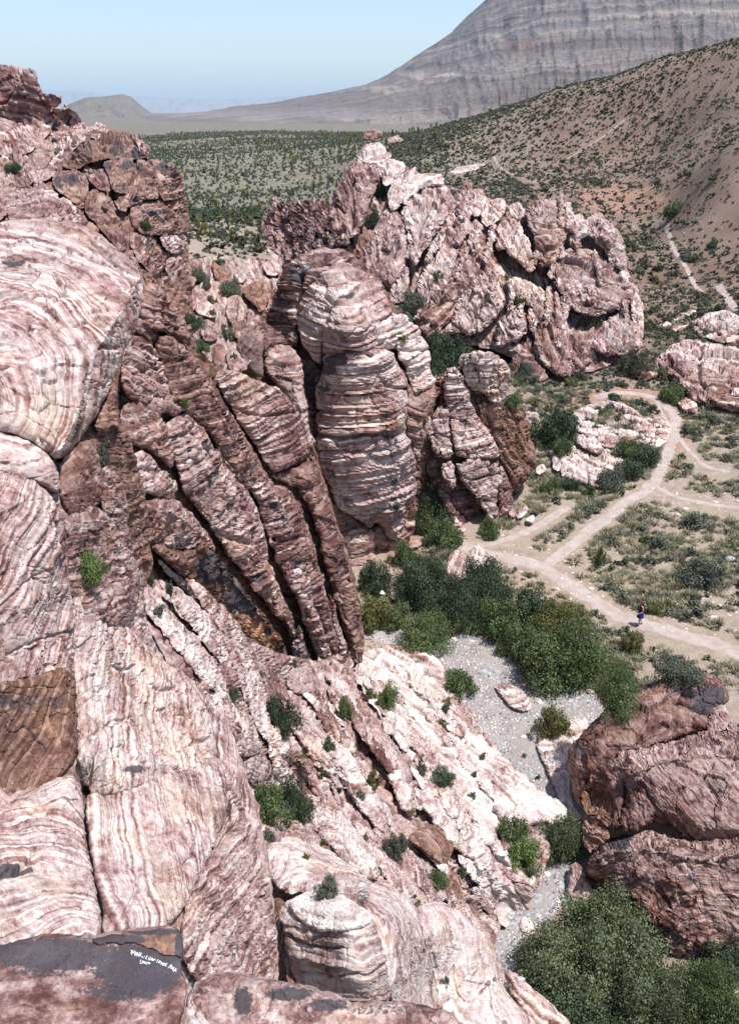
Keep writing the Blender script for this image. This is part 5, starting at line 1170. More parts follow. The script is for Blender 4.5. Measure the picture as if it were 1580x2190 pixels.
def crown(nl, nlobes, size, flat=0.85, seed=0, twig=False, open_=0.0):
    """A crown of leaf-sized faces gathered in uneven lobes within a unit dome."""
    c = rdir(nlobes, 0.35); c *= RNG.uniform(0.35, 1.0, nlobes)[:, None]; c[:, 2] = np.abs(c[:, 2]) * flat + 0.12
    c[:, :2] *= np.array([1.0, RNG.uniform(0.8, 1)])
    lr = RNG.uniform(0.10, 0.34, nlobes)
    k = RNG.choice(nlobes, nl, p=(lr ** 2) / (lr ** 2).sum())
    d = rdir(nl, 0.15); rad = lr[k] * np.clip(RNG.normal(0.86, 0.2, nl), 0.15, 1.35)
    wob = 1 + 0.35 * vnoise(d * 3 + c[k] * 9, seed)
    pos = c[k] + d * (rad * wob)[:, None]
    m = pos[:, 2] > 0.0
    pos, d, k = pos[m], d[m], k[m]
    sh = np.clip(0.5 + 0.6 * (RNG.random(nlobes)[k] - 0.5) + RNG.normal(0, 0.18, len(pos)), 0, 1)
    V, F = leaves(pos, d, size, 1.7)
    return V, F, np.repeat(sh, 4)
def twigs(n, seed, L=1.0, r=0.02, spread=0.9, seg=4, fork=2):
    V = []; F = []
    def tube(a, b, ra, rb):
        k = len(V); d = b - a; d = d / (np.linalg.norm(d) + 1e-9); s = np.cross(d, [0.3, 0.9, 0.1]); s /= np.linalg.norm(s); q = np.cross(d, s)
        for p, rr in ((a, ra), (b, rb)):
            for j in range(3):
                an = j * 2.094; V.append(p + (s * math.cos(an) + q * math.sin(an)) * rr)
        for j in range(3): F.append((k + j, k + (j + 1) % 3, k + 3 + (j + 1) % 3, k + 3 + j))
    def grow(p, d, l, r, dep):
        for _ in range(seg):
            d2 = d + RNG.normal(size=3) * 0.22; d2 /= np.linalg.norm(d2); q = p + d2 * l / seg
            tube(p, q, r, r * 0.75); p, d, r = q, d2, r * 0.78
            if dep > 0 and RNG.random() < 0.6:
                for _f in range(1): grow(p, (lambda x: x / np.linalg.norm(x))(d + RNG.normal(size=3) * 0.6), l * 0.55, r * 0.8, dep - 1)
    for i in range(n):
        a = RNG.uniform(0, 6.28); t = RNG.uniform(0.1, spread)
        grow(np.array([0, 0, 0.0]), np.array([math.cos(a) * math.sin(t), math.sin(a) * math.sin(t), math.cos(t)]), L * RNG.uniform(.7, 1.1), r, fork)
    return np.array(V), np.array(F)
def raw_mesh(name, V, F, mat, sh=None):
    me = bpy.data.meshes.new(name); V = np.asarray(V, np.float32); F = np.asarray(F, np.int32); nf, k = F.shape
    me.vertices.add(len(V)); me.vertices.foreach_set('co', V.ravel()); me.loops.add(nf * k); me.polygons.add(nf)
    me.loops.foreach_set('vertex_index', F.ravel()); me.polygons.foreach_set('loop_start', np.arange(0, nf * k, k, dtype=np.int32))
    me.polygons.foreach_set('loop_total', np.full(nf, k, np.int32)); me.update(calc_edges=True)
    me.polygons.foreach_set('use_smooth', np.zeros(nf, bool))
    at = me.attributes.new('shade', 'FLOAT', 'POINT'); at.data.foreach_set('value', np.asarray(sh if sh is not None else np.full(len(V), .5), np.float32))
    me.materials.append(mat); return me
CROWN = {}
def crown_mesh(kind, lod, var):
    key = (kind, lod, var)
    if key not in CROWN:
        if kind == 'X':
            V, F = twigs({'a': 70, 'b': 40, 'c': 14}[lod], var, 1.0, {'a': .006, 'b': .010, 'c': .016}[lod], 1.3, 4, 2); sh = RNG.random(len(V)) * .6 + .2
        else:
            nl, nb, sz = {'a': (30000, 75, .0135), 'b': (7500, 40, .024), 'c': (1000, 16, .052), 'd': (150, 6, .115)}[lod]
            V, F, sh = crown(nl, nb, sz, seed=var)
        CROWN[key] = raw_mesh('foliage', V, F, LM[kind], sh)
    return CROWN[key]
STEM = [raw_mesh('stem', *twigs(7, i, 0.75, 0.035, 0.8, 3, 1), BM) for i in range(3)]
bpy.context.view_layer.update()
DG = bpy.context.evaluated_depsgraph_get(); DG.update()
def hit_at(u, v):
    d = Vector(ray(u, v)).normalized()
    org = Vector((0, 0, CAMZ))
    for _ in range(6):
        ok, loc, nrm, idx, ob, mt = SC.ray_cast(DG, org, d, distance=4000)
        if not ok: return None
        if ob.name.startswith('haze'): org = loc + d * 0.01; continue
        return loc, nrm, ob.name
    return None
def shrub(kind, loc, w, h, rz, lod='b', name='shrub', stem=True, label=None, cat='shrub', group=None, var=0):
    if stem:
        e = empty(name, tuple(loc), label, cat, group); e.rotation_euler.z = rz; e.scale = (w, w * 0.95, h)
        for nm, me in (('foliage', crown_mesh(kind, lod, var)), ('stem', STEM[var % 3])):
            o = bpy.data.objects.new(nm, me); COL.objects.link(o); o.parent = e
        return e
    o = bpy.data.objects.new(name, crown_mesh(kind, lod, var)); COL.objects.link(o)
    o.location = loc; o.rotation_euler.z = rz; o.scale = (w, w * 0.95, h); tag(o, label, cat, group)
    return o
def place(u, v, w, h, kind, label=None, lod=None, group=None, name=None, cat=None, depth=None, sink=0.12):
    r = hit_at(u, min(v + h * 0.36, 2185))
    if r is None: return
    loc = r[0]
    Z = (loc.y * cp - (loc.z - CAMZ) * sp)
    mpp = Z / FP
    R = w * 0.56 * mpp; H = h * mpp * 0.92
    lod = lod or ('a' if w > 110 else 'b' if w > 34 else 'c')
    nm = name or {'D': 'oak_bush', 'X': 'dead_bush', 'S': 'sagebrush'}.get(kind, 'shrub')
    return shrub(kind, (loc.x, loc.y + R * 0.15, loc.z - H * sink), R, H, RNG.uniform(0, 6.28), lod, nm, True, label, cat or ('shrub' if kind != 'X' else 'dead shrub'), group, int(RNG.integers(0, 2)))
BUSH = [
 (800,1238,80,85,'D','dark oak bush at the foot of the central tower, leftmost of the thicket'), (860,1185,60,60,'G','small green bush behind the oak thicket, below the tower'),
 (905,1238,130,125,'D','large dark oak bush in the thicket left of the striped white rocks'), (975,1290,120,110,'D','dark oak bush in the thicket just below the striped white rocks'),
 (1030,1255,130,120,'D','large dark oak bush rising right of the striped white rocks'), (795,1310,90,80,'O','olive green bush in front of the hiker with the white hat'),
 (850,1320,70,60,'G','yellow green low bush between the hiker and the wash head'), (905,1355,125,85,'G','bright green rounded bush at the head of the gravel wash'),
 (985,1335,60,45,'G','small bright green bush at the head of the wash, right of the rounded one'), (1075,1325,110,100,'G','green bush in the middle of the thicket above the wash'),
 (1120,1375,95,90,'G','green bush overhanging the gravel at the thicket edge'), (1140,1305,110,90,'D','dark bush at the back of the thicket beside the dry grass'),
 (1200,1325,120,90,'O','olive oak bush at the right back of the thicket near the trail'), (1215,1405,200,150,'G','broadest green oak bush above the right bend of the wash'),
 (1165,1440,90,70,'D','dark low bush under the broadest green oak bush'), (1320,1472,115,105,'G','green bush directly behind the giant brown boulder'), (1450,1432,105,55,'S','grey green bush above the giant boulder top, right'),
 (925,1085,78,95,'D','tall dark bush in the gap between the two rock towers'), (945,1143,80,70,'G','bright green bush below the gap between the two rock towers'), (905,1120,50,60,'G','green bush at the right foot of the central tower'),
 (1045,1132,46,46,'G','round green bush at the foot of the jointed tower by the trail'), (950,750,95,85,'D','dark oak thicket behind the jointed tower'), (985,735,60,50,'G','green bush at the right end of the thicket behind the jointed tower'),
 (925,785,50,50,'D','dark bush tucked against the central tower shoulder'), (880,652,62,58,'S','grey green bush in the shaded cleft of the fin ridge'), (1188,918,98,92,'D','big round dark bush left of the cave outcrop'),
 (1200,955,48,42,'G','bright green bush at the foot of the big round dark bush'), (1190,880,22,34,'Q','small dark juniper standing above the big round dark bush'), (1345,962,62,48,'G','green bush in the middle of the cave outcrop'),
 (1378,975,72,60,'D','dark bush right of the green one on the cave outcrop'), (1345,1005,64,52,'D','dark green bush low on the cave outcrop'), (1310,1025,66,56,'S','grey bush at the lower corner of the grey slab'),
 (1258,1047,34,30,'G','small bright green bush below the grey slab'), (1222,1035,44,32,'D','small dark bush below the grey slab, left of the bright one'), (1178,1042,38,34,'G','green bush on the slope below the cube shaped boulder'),
 (975,1463,88,62,'G','green bush at the left edge of the gravel wash'), (1180,1547,76,62,'O','olive brown bush on the gravel at the right side of the wash'), (1205,1788,112,112,'M','large grey green bush between apron and giant boulder snout'),
 (1095,1775,72,62,'G','dark green bush on the pale apron by the lower wash'), (1118,1828,82,78,'L','bright green bush at the lower end of the pale apron'), 
 (1300,1965,200,150,'M','grey green treetop rising against the giant boulder, bottom right'), (1200,2065,200,170,'M','left part shrub of the large grey green clump, bottom right'), (1330,2075,230,200,'M','widest grey green bush at the bottom right foreground'),
 (1260,2160,220,120,'D','darker bush at the bottom edge below the grey green clump'), (1430,2130,150,130,'M','sparse grey green bush between the clump and the green shrub, bottom right'), (1515,2125,170,150,'G','fresh green bush in the bottom right corner'),
 (1545,2055,110,90,'D','dark green bush at the right edge under the giant boulder'), (1500,2020,120,60,'X','bare grey twiggy bush under the giant boulder, right'), (1560,1990,90,70,'X','bare grey twigs against the giant boulder at the right edge'),
 (600,1528,72,92,'D','dark green bush in the gully under the leaning slabs'), (735,1515,38,58,'G','narrow green bush on the ribs below the cliff foot'), (565,1722,100,95,'G','green bush in the gully beside the ribbed foreground face'),
 (628,1712,78,105,'D','dark green bush above the round pinkish boulder'), (642,1655,58,60,'X','bare grey bush above the dark green gully bush'), (643,1632,38,32,'O','olive shrub top behind the bare grey bush'),
 (843,1808,54,78,'S','upright grey green bush left of the flat topped boulder'), (188,1212,82,82,'L','lime green bush on the left foreground buttress'), (190,1642,92,70,'X','dead grey twiggy bush in the left foreground crack'),
 (494,1483,38,34,'D','small round dark bush on the foreground white ribs'), (830,1488,44,66,'L','pale lime shrub at the upper edge of the apron'), (948,1662,58,38,'D','dark shrub in the middle of the pale ribs'),
 (700,1900,58,46,'S','sparse pale shrub above the white capped block'), (935,1878,44,40,'G','green shrub under the flat topped brown boulder'), (575,1788,32,36,'S','small grey shrub beside the round pinkish boulder'),
 (30,362,40,30,'D','dark round bush on the ledge at the upper left edge'), (308,484,38,24,'D','small dark bush on the upper left crag ledges'), (425,592,48,40,'S','grey bush at the top of the gorge beside the left cliff'),
 (413,688,44,38,'D','dark bush in the gorge rubble beside the left cliff'), (497,616,54,38,'S','grey green bush in the gorge between two brown boulders'), (485,712,32,44,'S','narrow grey bush beside white blocks in the gorge'),
 (428,742,42,30,'G','green bush low in the gorge against the left slabs'), (813,402,28,48,'D','dark shrub in the crack near the top of the fin ridge'), (848,436,36,32,'S','grey round shrub on the shoulder of the fin ridge'),
 (800,472,42,48,'D','dark shrub on the left flank of the fin ridge'), (1168,583,24,28,'D','dark shrub in the hollow of the fin ridge'), (1247,692,34,26,'D','dark shrub at the foot of the brown crag'), (1272,686,32,22,'L','lime shrub at the foot of the brown crag'),
 (1355,776,64,56,'Q','dark bush above the pink trail bend'), (1432,843,52,46,'G','green bush against the rounded pink outcrop'), (1412,800,36,30,'G','green bush between pink rocks at the right'), (1440,450,46,34,'G','large solitary green bush on the hillside'),
 (1350,1374,56,52,'O','olive shrub just below the trail near the walker'), (1398,1300,44,24,'O','low olive shrub right behind the walker in blue'), (1510,1228,98,64,'S','largest grey sagebrush in the right meadow'),
 (1430,1295,24,20,'O','small olive shrub up slope from the walker'), (1282,1190,24,60,'G','thin green sapling in the meadow above the trail'), (858,722,26,22,'L','tiny lime bush on the central tower shoulder'), (995,902,16,20,'O','tiny olive bush on the jointed tower face'),
 (222,965,30,60,'S','grey green shrub in the dark cleft beside the buttress'), (395,860,20,24,'L','tiny lime shrub in the brown slab hollow'), (1095,855,40,26,'G','low green shrub behind the jointed tower'), (1120,790,36,40,'S','grey shrub beside the smooth brown dome'),
 (1415,2010,40,30,'X','small bare twigs at the foot of the giant boulder')]
for b in BUSH:
    place(*b[:5], label=b[5])
for (u, v, w, h, k) in [(700,1592,30,40,'G'),(795,1667,40,48,'O'),(795,1482,26,28,'G'),(900,1640,24,34,'S'),(900,1727,28,28,'S'),(986,1863,26,22,'D'),(952,2096,22,24,'S'),(325,1240,20,40,'D'),(365,1255,24,44,'S'),(335,1305,34,24,'S'),(372,1298,18,20,'G'),
                        (628,1418,18,22,'G'),(560,1440,16,14,'G'),(688,1655,22,20,'G'),(770,1700,24,22,'S'),(1012,1655,16,16,'S'),(1010,1700,18,16,'G'),(880,1735,16,12,'O'),(780,1790,18,16,'S'),(1030,1615,16,20,'S'),(945,1545,22,18,'G'),(955,1500,24,16,'O'),(950,1515,18,22,'D'),
                        (690,1800,20,22,'O'),(655,1830,20,18,'O'),(890,1925,26,22,'O'),(120,300,22,14,'S'),(122,325,20,12,'S'),(222,448,20,14,'D'),(935,588,22,20,'G'),(1115,642,20,16,'O'),(1085,592,18,18,'G'),(1060,715,14,14,'S'),(455,642,28,20,'G'),(440,610,24,18,'S'),(470,560,30,18,'D'),
                        (455,668,20,16,'D'),(500,760,16,14,'G'),(1330,750,20,12,'S'),(985,470,20,14,'S'),(1075,455,14,22,'D'),(640,1345,14,16,'L'),(1280,1040,16,12,'S'),(905,2030,14,14,'O'),(620,1625,18,16,'S'),(1150,1660,14,12,'G'),(1120,1616,12,10,'O')]:
    place(u, v, w, h, k, 'small shrub rooted in a crack of the canyon rocks', group='small shrubs in the rock cracks', lod='c')

# yuccas and blade plants
def yucca_mesh(n, L, wdt):
    V = []; F = []
    for i in range(n):
        a = RNG.uniform(0, 6.28); t = math.acos(RNG.uniform(0.05, 1)); d = np.array([math.cos(a) * math.sin(t), math.sin(a) * math.sin(t), math.cos(t)])
        s = np.cross(d, [0, 0, 1.0]); s /= np.linalg.norm(s) + 1e-6; s = s * wdt; k = len(V)
        m = d * L * 0.5; e = d * L * RNG.uniform(.8, 1.1) - np.array([0, 0, L * .08])
        V += [-s, s, m + s * .8, e, m - s * .8]; F += [(k, k + 1, k + 2, k + 4), (k + 4, k + 2, k + 3, k + 3)]
    V = np.array(V); F = np.array(F)
    return V, F
yV, yF = yucca_mesh(70, 1.0, 0.05)
def to_mesh_mixed(name, V, F, mat, sh):
    me = bpy.data.meshes.new(name); me.from_pydata([tuple(v) for v in V], [], [tuple(dict.fromkeys(f)) for f in F]); me.materials.append(mat)
    at = me.attributes.new('shade', 'FLOAT', 'POINT'); at.data.foreach_set('value', np.asarray(sh, np.float32)); return me
YM = to_mesh_mixed('yucca', yV, yF, LM['L'], RNG.random(len(yV)))
for (u, v, w, lab) in [(1283,1218,28,'spiky yucca at the foot of the thin sapling'), (1466,1262,40,'spiky yellow green yucca beside the largest sagebrush'), (1152,824,24,'small spiky yucca below the smooth brown dome'), (1566,1165,36,'spiky yucca at the right edge of the meadow'),
                       (1215,1058,28,'spiky yucca on the slope below the bright green bush'), (1195,1150,24,'spiky yucca in the grass between the two trails'), (1168,808,20,'small yucca touching the brown tower foot'), (1480,905,34,'yucca clump right of the pink trail'), (1510,950,30,'yucca clump farther down right of the pink trail')]:
    r = hit_at(u, v + w * .3)
    if r:
        Z = r[0].y * cp - (r[0].z - CAMZ) * sp
        o = bpy.data.objects.new('yucca', YM); COL.objects.link(o); o.location = r[0]; s = w * .42 * Z / FP; o.scale = (s, s, s); o.rotation_euler.z = RNG.uniform(0, 6); tag(o, lab, 'yucca')

# scattered shrubs: nearest ones as individuals, the rest joined
RM = [0]
def ground_only(P, y0=150):
    keep = np.ones(len(P), bool)
    for i in np.nonzero(P[:, 1] < y0)[0]:
        ok, loc, nrm, idx, ob, mt = SC.ray_cast(DG, Vector((P[i, 0], P[i, 1], P[i, 2] + 40)), Vector((0, 0, -1)), distance=60)
        if ok and not (ob.name.startswith(('ground', 'path')) or loc.z < P[i, 2] + 0.35): keep[i] = False
    return keep
def scatter(n, x0, x1, y0, y1, mask, jitter=None):
    x = RNG.uniform(x0, x1, n); y = RNG.uniform(y0, y1, n)
    m0 = np.abs(x / y) < 0.62
    x, y = x[m0], y[m0]; z = terr(x, y); P = np.stack([x, y, z], -1); u, v = proj(P)
    m = (u > -120) & (u < 1700) & (v > -60) & (v < 2300)
    P, u, v = P[m], u[m], v[m]
    m = mask(P, u, v); P, u, v = P[m], u[m], v[m]
    return P, u, v
def not_path(P, u, v, k=1.0):
    d = path_dist(u, v); lim = 1.0 / P[:, 1] * FP * k
    return (d > lim * 0.75) & ~inside(np.stack([u, v], -1), WASH)
def joined(name, P, R, tmpl, mat, label=None, aspect=0.9):
    V0, F0, s0 = tmpl; n = len(P); k = len(V0)
    a = RNG.uniform(0, 6.28, n); c, s = np.cos(a)[:, None], np.sin(a)[:, None]
    x = (V0[None, :, 0] * c - V0[None, :, 1] * s) * R[:, None] + P[:, 0:1]; y = (V0[None, :, 0] * s + V0[None, :, 1] * c) * R[:, None] + P[:, 1:2]
    z = V0[None, :, 2] * R[:, None] * aspect + P[:, 2:3] - 0.04 * R[:, None]
    V = np.stack([x, y, z], -1).reshape(-1, 3); F = (F0[None] + (np.arange(n) * k)[:, None, None]).reshape(-1, F0.shape[1])
    sh = np.clip(s0[None] + RNG.normal(0, .15, n)[:, None], 0, 1).ravel()
    me = raw_mesh(name, V, F, mat, sh); o = bpy.data.objects.new(name, me); COL.objects.link(o); o['kind'] = 'stuff'
    if label: o['label'] = label
    return o
T_S = crown(60, 5, .17); T_T = crown(22, 3, .30); T_XS = crown(9, 2, .5)
# hillside
P, u, v = scatter(95000, -20, 210, 80, 420, lambda P, u, v: (P[:, 0] > 2 + (P[:, 1] - 90) * 0.02) & not_path(P, u, v, 0.6))
den = np.clip(0.55 + 0.8 * fbm(P * 0.05, 2, 3) + 0.25 * (P[:, 2] < 12) + 0.3 * (u < 1150), 0.45, 1) * 0.95
m = RNG.random(len(P)) < den; P, u, v = P[m], u[m], v[m]; m = ground_only(P, 135); P, u, v = P[m], u[m], v[m]
R = RNG.gamma(3.2, 0.092, len(P)) * np.where(P[:, 1] < 110, 0.85, 1.0) + .12
px = R / P[:, 1]; order = np.argsort(-px); ind = order[:160]; rest = order[160:]
for i in ind:
    kd = RNG.choice(['Q', 'Q', 'S', 'G', 'D'])
    shrub(kd, P[i], R[i] * 1.15, R[i] * 1.1, RNG.uniform(0, 6), 'c', 'desert_shrub', False, 'dark desert shrub dotted among many on the hillside above the canyon', 'shrub', 'shrubs dotted over the hillside', int(RNG.integers(0, 2)))
near = rest[P[rest, 1] < 230]; farr = rest[P[rest, 1] >= 230]
h1 = RNG.random(len(near)) < .62
joined('hillside_shrubs', P[near[h1]], R[near[h1]], T_S, LM['Q'], 'rest of the dark shrubs covering the hillside')
joined('hillside_sagebrush', P[near[~h1]], R[near[~h1]], T_S, LM['S'], 'rest of the grey shrubs covering the hillside')
joined('ridge_shrubs', P[farr], R[farr], T_T, LM['Q'], 'shrubs along the far crest of the hill')
print('hill', len(P))
# shrubby plain
P, u, v = scatter(210000, -180, 120, 150, 900, lambda P, u, v: (P[:, 0] < 12 + (P[:, 1] - 150) * .09) & (v < 540))
den = np.clip(0.55 + 0.6 * fbm(P * 0.02, 2, 8), 0.2, 1) * np.clip(1.15 - P[:, 1] / 1400, .3, 1) * .42
m = RNG.random(len(P)) < den; P = P[m]; u, v = u[m], v[m]
R = RNG.gamma(5, 0.062, len(P)) + .14
a = RNG.random(len(P)) < .35
joined('plain_shrubs', P[a], R[a], T_XS, LM['Q'], 'dark shrubs covering the wide valley plain')
joined('plain_sagebrush', P[~a], R[~a], T_XS, LM['S'], 'grey shrubs covering the wide valley plain')
b = RNG.choice(len(P), 900, replace=False); P2 = P[b].copy(); P2[:, 2] += RNG.uniform(.3, 1, 900)
joined('plain_joshua_trees', P2, np.full(900, .6), T_XS, LM['O'], 'taller yuccas and joshua trees on the plain', 1.9)
print('plain', len(P))
# gorge floor scrub
P, u, v = scatter(1800, -60, 10, 85, 215, lambda P, u, v: (v > 440) & (v < 700) & (u < 720))
m = ground_only(P, 220); P = P[m]; R = RNG.gamma(4, .14, len(P)) + .15; a = RNG.random(len(P)) < .5
joined('gorge_scrub', P[a], R[a], T_S, LM['Q'], 'scrub on the rubble slope beyond the left cliff'); joined('gorge_sagebrush', P[~a], R[~a] * .8, T_T, LM['S'], 'grey scrub on the rubble slope beyond the left cliff')
P = []
for uu in np.linspace(405, 565, 22):
    q, h = ground_at(uu, 466 + RNG.uniform(-6, 6)); P.append(q[0])
P = np.array(P); joined('tree_line', P, RNG.uniform(1.1, 2.4, len(P)), crown(300, 8, .09), LM['D'], 'line of green trees along the edge of the plain', .7)
# valley floor: grass tufts and sagebrush
def tuft(n, L=1.0):
    a = RNG.uniform(0, 6.28, n); t = RNG.uniform(0.15, 1.25, n); r = RNG.uniform(0, .35, n)
    b = np.stack([np.cos(a) * r, np.sin(a) * r, np.zeros(n)], -1); d = np.stack([np.cos(a) * np.sin(t), np.sin(a) * np.sin(t), np.cos(t)], -1) * RNG.uniform(.6, 1, n)[:, None] * L
    s = np.stack([-np.sin(a), np.cos(a), np.zeros(n)], -1) * .055
    V = np.stack([b - s, b + s, b + d * .6 + s * .8, b + d], 1).reshape(-1, 3); return V, np.arange(4 * n).reshape(n, 4), np.repeat(RNG.random(n), 4)
T_G = tuft(46); 
FLOOR = lambda P, u, v: (P[:, 0] > -2) & (u > 850) & (v > 560) & (v < 1480) & not_path(P, u, v, 0.95) & ~((u < 1130) & (v < 1150) & (v > 760) & (u < 1060)) & ~((v > 1250) & (u < 1100))
P, u, v = scatter(60000, 0, 48, 38, 125, FLOOR)
den = np.clip(0.45 + 1.1 * fbm(P * 0.16, 3, 12) + 0.25 * ((u > 1250) & (v > 1040) & (v < 1300)), 0.10, 1) * np.where(P[:, 1] > 90, .35, .75)
m = RNG.random(len(P)) < den; P, u, v = P[m], u[m], v[m]; m = ground_only(P, 130); P, u, v = P[m], u[m], v[m]
R = RNG.gamma(6, .05, len(P)) + .10
k = RNG.random(len(P)) < .88
joined('dry_grass', P[k], R[k] * 1.05, T_G, LM['H'], 'dry straw coloured grass over the valley floor', .9); joined('low_scrub', P[~k], R[~k] * 1.05, T_S, LM['S'], 'low grey scrub between the grass', .8)
P, u, v = scatter(2600, 0, 48, 40, 118, FLOOR)
m = (RNG.random(len(P)) < .24 + .5 * (P[:, 1] > 74)); P, u, v = P[m], u[m], v[m]; m = ground_only(P, 130); P = P[m][:130]
for i, p in enumerate(P):
    kd = RNG.choice(['S', 'S', 'S', 'Q', 'O', 'G']); r = float(RNG.gamma(7, .065)) + .15
    shrub(kd, p, r, r * 1.0, RNG.uniform(0, 6), 'c', 'sagebrush' if kd == 'S' else 'meadow_shrub', False, 'low grey green bush scattered in the dry grass of the valley floor', 'shrub', 'bushes scattered over the valley floor', i % 2)
print('veg', round(time.time() - T0, 1))

# ------------------------------------------------------------------ stones
def stone_mesh(seed, sub=2, name='stone', mat=None, flat=.7):
    import bmesh
    bm = bmesh.new(); bmesh.ops.create_icosphere(bm, subdivisions=sub, radius=1)
    V = np.array([v.co[:] for v in bm.verts]); F = np.array([[v.index for v in f.verts] for f in bm.faces]); bm.free()
    r = 1 + .28 * fbm(V * 1.1, 2, seed) + .1 * vnoise(V * 3, seed + 3); V = V * r[:, None] * np.array([1, .8, flat]); return V, F
def stone_mat(name, stops):
    t = NT(name); n = t.noise(t.n('NewGeometry').outputs['Position'], 6, 5, .6); oi = t.n('ObjectInfo')
    v = t.math('ADD', t.math('MULTIPLY', n, .3), t.math('MULTIPLY', t.attr('shade'), .7)); t.l(t.ramp(v, stops), t.b.inputs['Base Color']); t.l(t.bump(n, .03, .6), t.b.inputs['Normal']); return t.m
M_COB = stone_mat('grey_cobbles', [(.2, (.13, .14, .17)), (.45, (.28, .29, .31)), (.65, (.44, .44, .44)), (.85, (.60, .56, .53))])
M_WST = stone_mat('pale_stones', [(.2, (.40, .29, .25)), (.6, (.56, .46, .42)), (.85, (.70, .62, .58))])
SV, SF = stone_mesh(1, 1)
n = 26000; uu = RNG.uniform(800, 1330, n); vv = RNG.uniform(1330, 2190, n)
m = inside(np.stack([uu, vv], -1), WASH); uu, vv = uu[m], vv[m]
P, h = ground_at(uu, vv, True, 14, 90)
m = RNG.random(len(P)) < np.clip(.5 + 1.6 * fbm(P * .35, 3, 5) + .35 * (uu > 1120) * (vv < 1540), .03, 1); P = P[m]
joined('wash_cobbles', P, RNG.gamma(3.0, .022, len(P)) + .025, (SV, SF, np.full(len(SV), .5)), M_COB, 'grey and white cobbles filling the wash', .8)
n = 5000; uu = RNG.uniform(1000, 1580, n); vv = RNG.uniform(420, 1450, n); P, h = ground_at(uu, vv, True, 14, 400)
m = ground_only(P, 150) & (RNG.random(len(P)) < np.clip(.25 + fbm(P * .2, 2, 7), .02, 1)); P = P[m]
joined('scattered_stones', P, RNG.gamma(2.0, .036, len(P)) + .03, (SV, SF, np.full(len(SV), .5)), M_WST, 'pale stones scattered over the ground', .7)
sm = [stone_mesh(k + 3, 2) for k in range(3)]
SMG = [raw_mesh('stone', a, b, M_COB, np.full(len(a), s)) for (a, b), s in zip(sm, (.2, .38, .55))]; SMP = [raw_mesh('stone', a, b, M_WST, np.full(len(a), s)) for (a, b), s in zip(sm, (.45, .6, .8))]
for (u, v, w, k, lab) in [(1033,1438,20,'g','largest dark grey round boulder in the upper wash'), (1046,1445,13,'g','smaller grey stone touching the largest dark grey boulder'), (931,1403,12,'g','grey stone beside the apron head'), (893,1413,9,'g','small grey stone resting on the pale apron'), (945,1412,12,'p','pinkish stone at the apron head'),
                         (990,1360,20,'g','blue grey boulder under the wash head bushes'), (970,1368,14,'p','pale boulder left of the blue grey one at the wash head'), (1160,1485,18,'g','grey boulder in the cobbles under the broad oak'), (1150,1500,20,'p','flat pale stone by the pale slab in the wash'), (1262,1480,18,'p','pink stone at the foot of the green bush'),
                         (1098,2068,26,'g','dark grey boulder in the lower wash beside the pink slab'), (1165,1974,26,'g','blue grey boulder in the lower wash'), (1125,1983,44,'p','pink angular boulder in the lower wash'), (1192,1930,20,'p','reddish stone beside the squared leaning block'), (1208,1932,22,'g','dark stone wedged by the squared leaning block'), (1135,1882,26,'p','flat pink rock below the bright green bush'),
                         (1120,1576,14,'p','small red brown cube stone in the gravel'), (1178,1948,12,'g','small blue stone in the lower wash'), (1112,2095,20,'g','grey stone under the dark boulder of the lower wash'), (840,1408,14,'p','reddish stones on the pale apron'), (1190,1260,12,'p','white stone beside the trail in the dry grass'), (1405,1393,12,'p','white stone below the trail under the olive shrub'),
                         (1440,1150,16,'g','dark burnt looking lump in the meadow'), (1560,1198,26,'g','dark rock at the right edge of the meadow')]:
    r = hit_at(u, v)
    if r:
        Z = r[0].y * cp - (r[0].z - CAMZ) * sp; s = w * .5 * Z / FP
        o = bpy.data.objects.new('stone', (SMG if k == 'g' else SMP)[int(w) % 3]); COL.objects.link(o); o.location = r[0]; o.scale = (s, s, s * .85); o.rotation_euler.z = RNG.uniform(0, 6); tag(o, lab, 'stone')

# ------------------------------------------------------------------ people
def simple_mat(name, c, r=.8):
    t = NT(name); n = t.noise(t.n('TexCoord').outputs['Object'], 30, 3, .6)
    t.l(t.ramp(n, [(.3, tuple(x * .8 for x in c)), (.7, c)]), t.b.inputs['Base Color']); t.b.inputs['Roughness'].default_value = r; return t.m
SKIN = simple_mat('skin', (.50, .27, .20)); HAIR = simple_mat('brown_hair', (.09, .04, .025)); BLUE = simple_mat('blue_cloth', (.012, .028, .22)); NAVY = simple_mat('dark_navy_cloth', (.02, .015, .06))
TEAL = simple_mat('teal_cloth', (.06, .27, .26)); WHT = simple_mat('white_cloth', (.8, .8, .8)); SHOE = simple_mat('dark_shoe', (.06, .05, .06)); KHAKI = simple_mat('khaki_cloth', (.18, .15, .11))
def skinned(name, J, E, mat, parent, sub=1):
    me = bpy.data.meshes.new(name); me.from_pydata([j[:3] for j in J], E, []); me.materials.append(mat)
    o = bpy.data.objects.new(name, me); COL.objects.link(o); o.parent = parent
    mod = o.modifiers.new('skin', 'SKIN'); mod.use_smooth_shade = True
    for i, j in enumerate(J):
        me.skin_vertices[0].data[i].radius = (j[3], j[4] if len(j) > 4 else j[3])
        me.skin_vertices[0].data[i].use_root = i == 0
    s = o.modifiers.new('sub', 'SUBSURF'); s.levels = sub; s.render_levels = sub
    return o
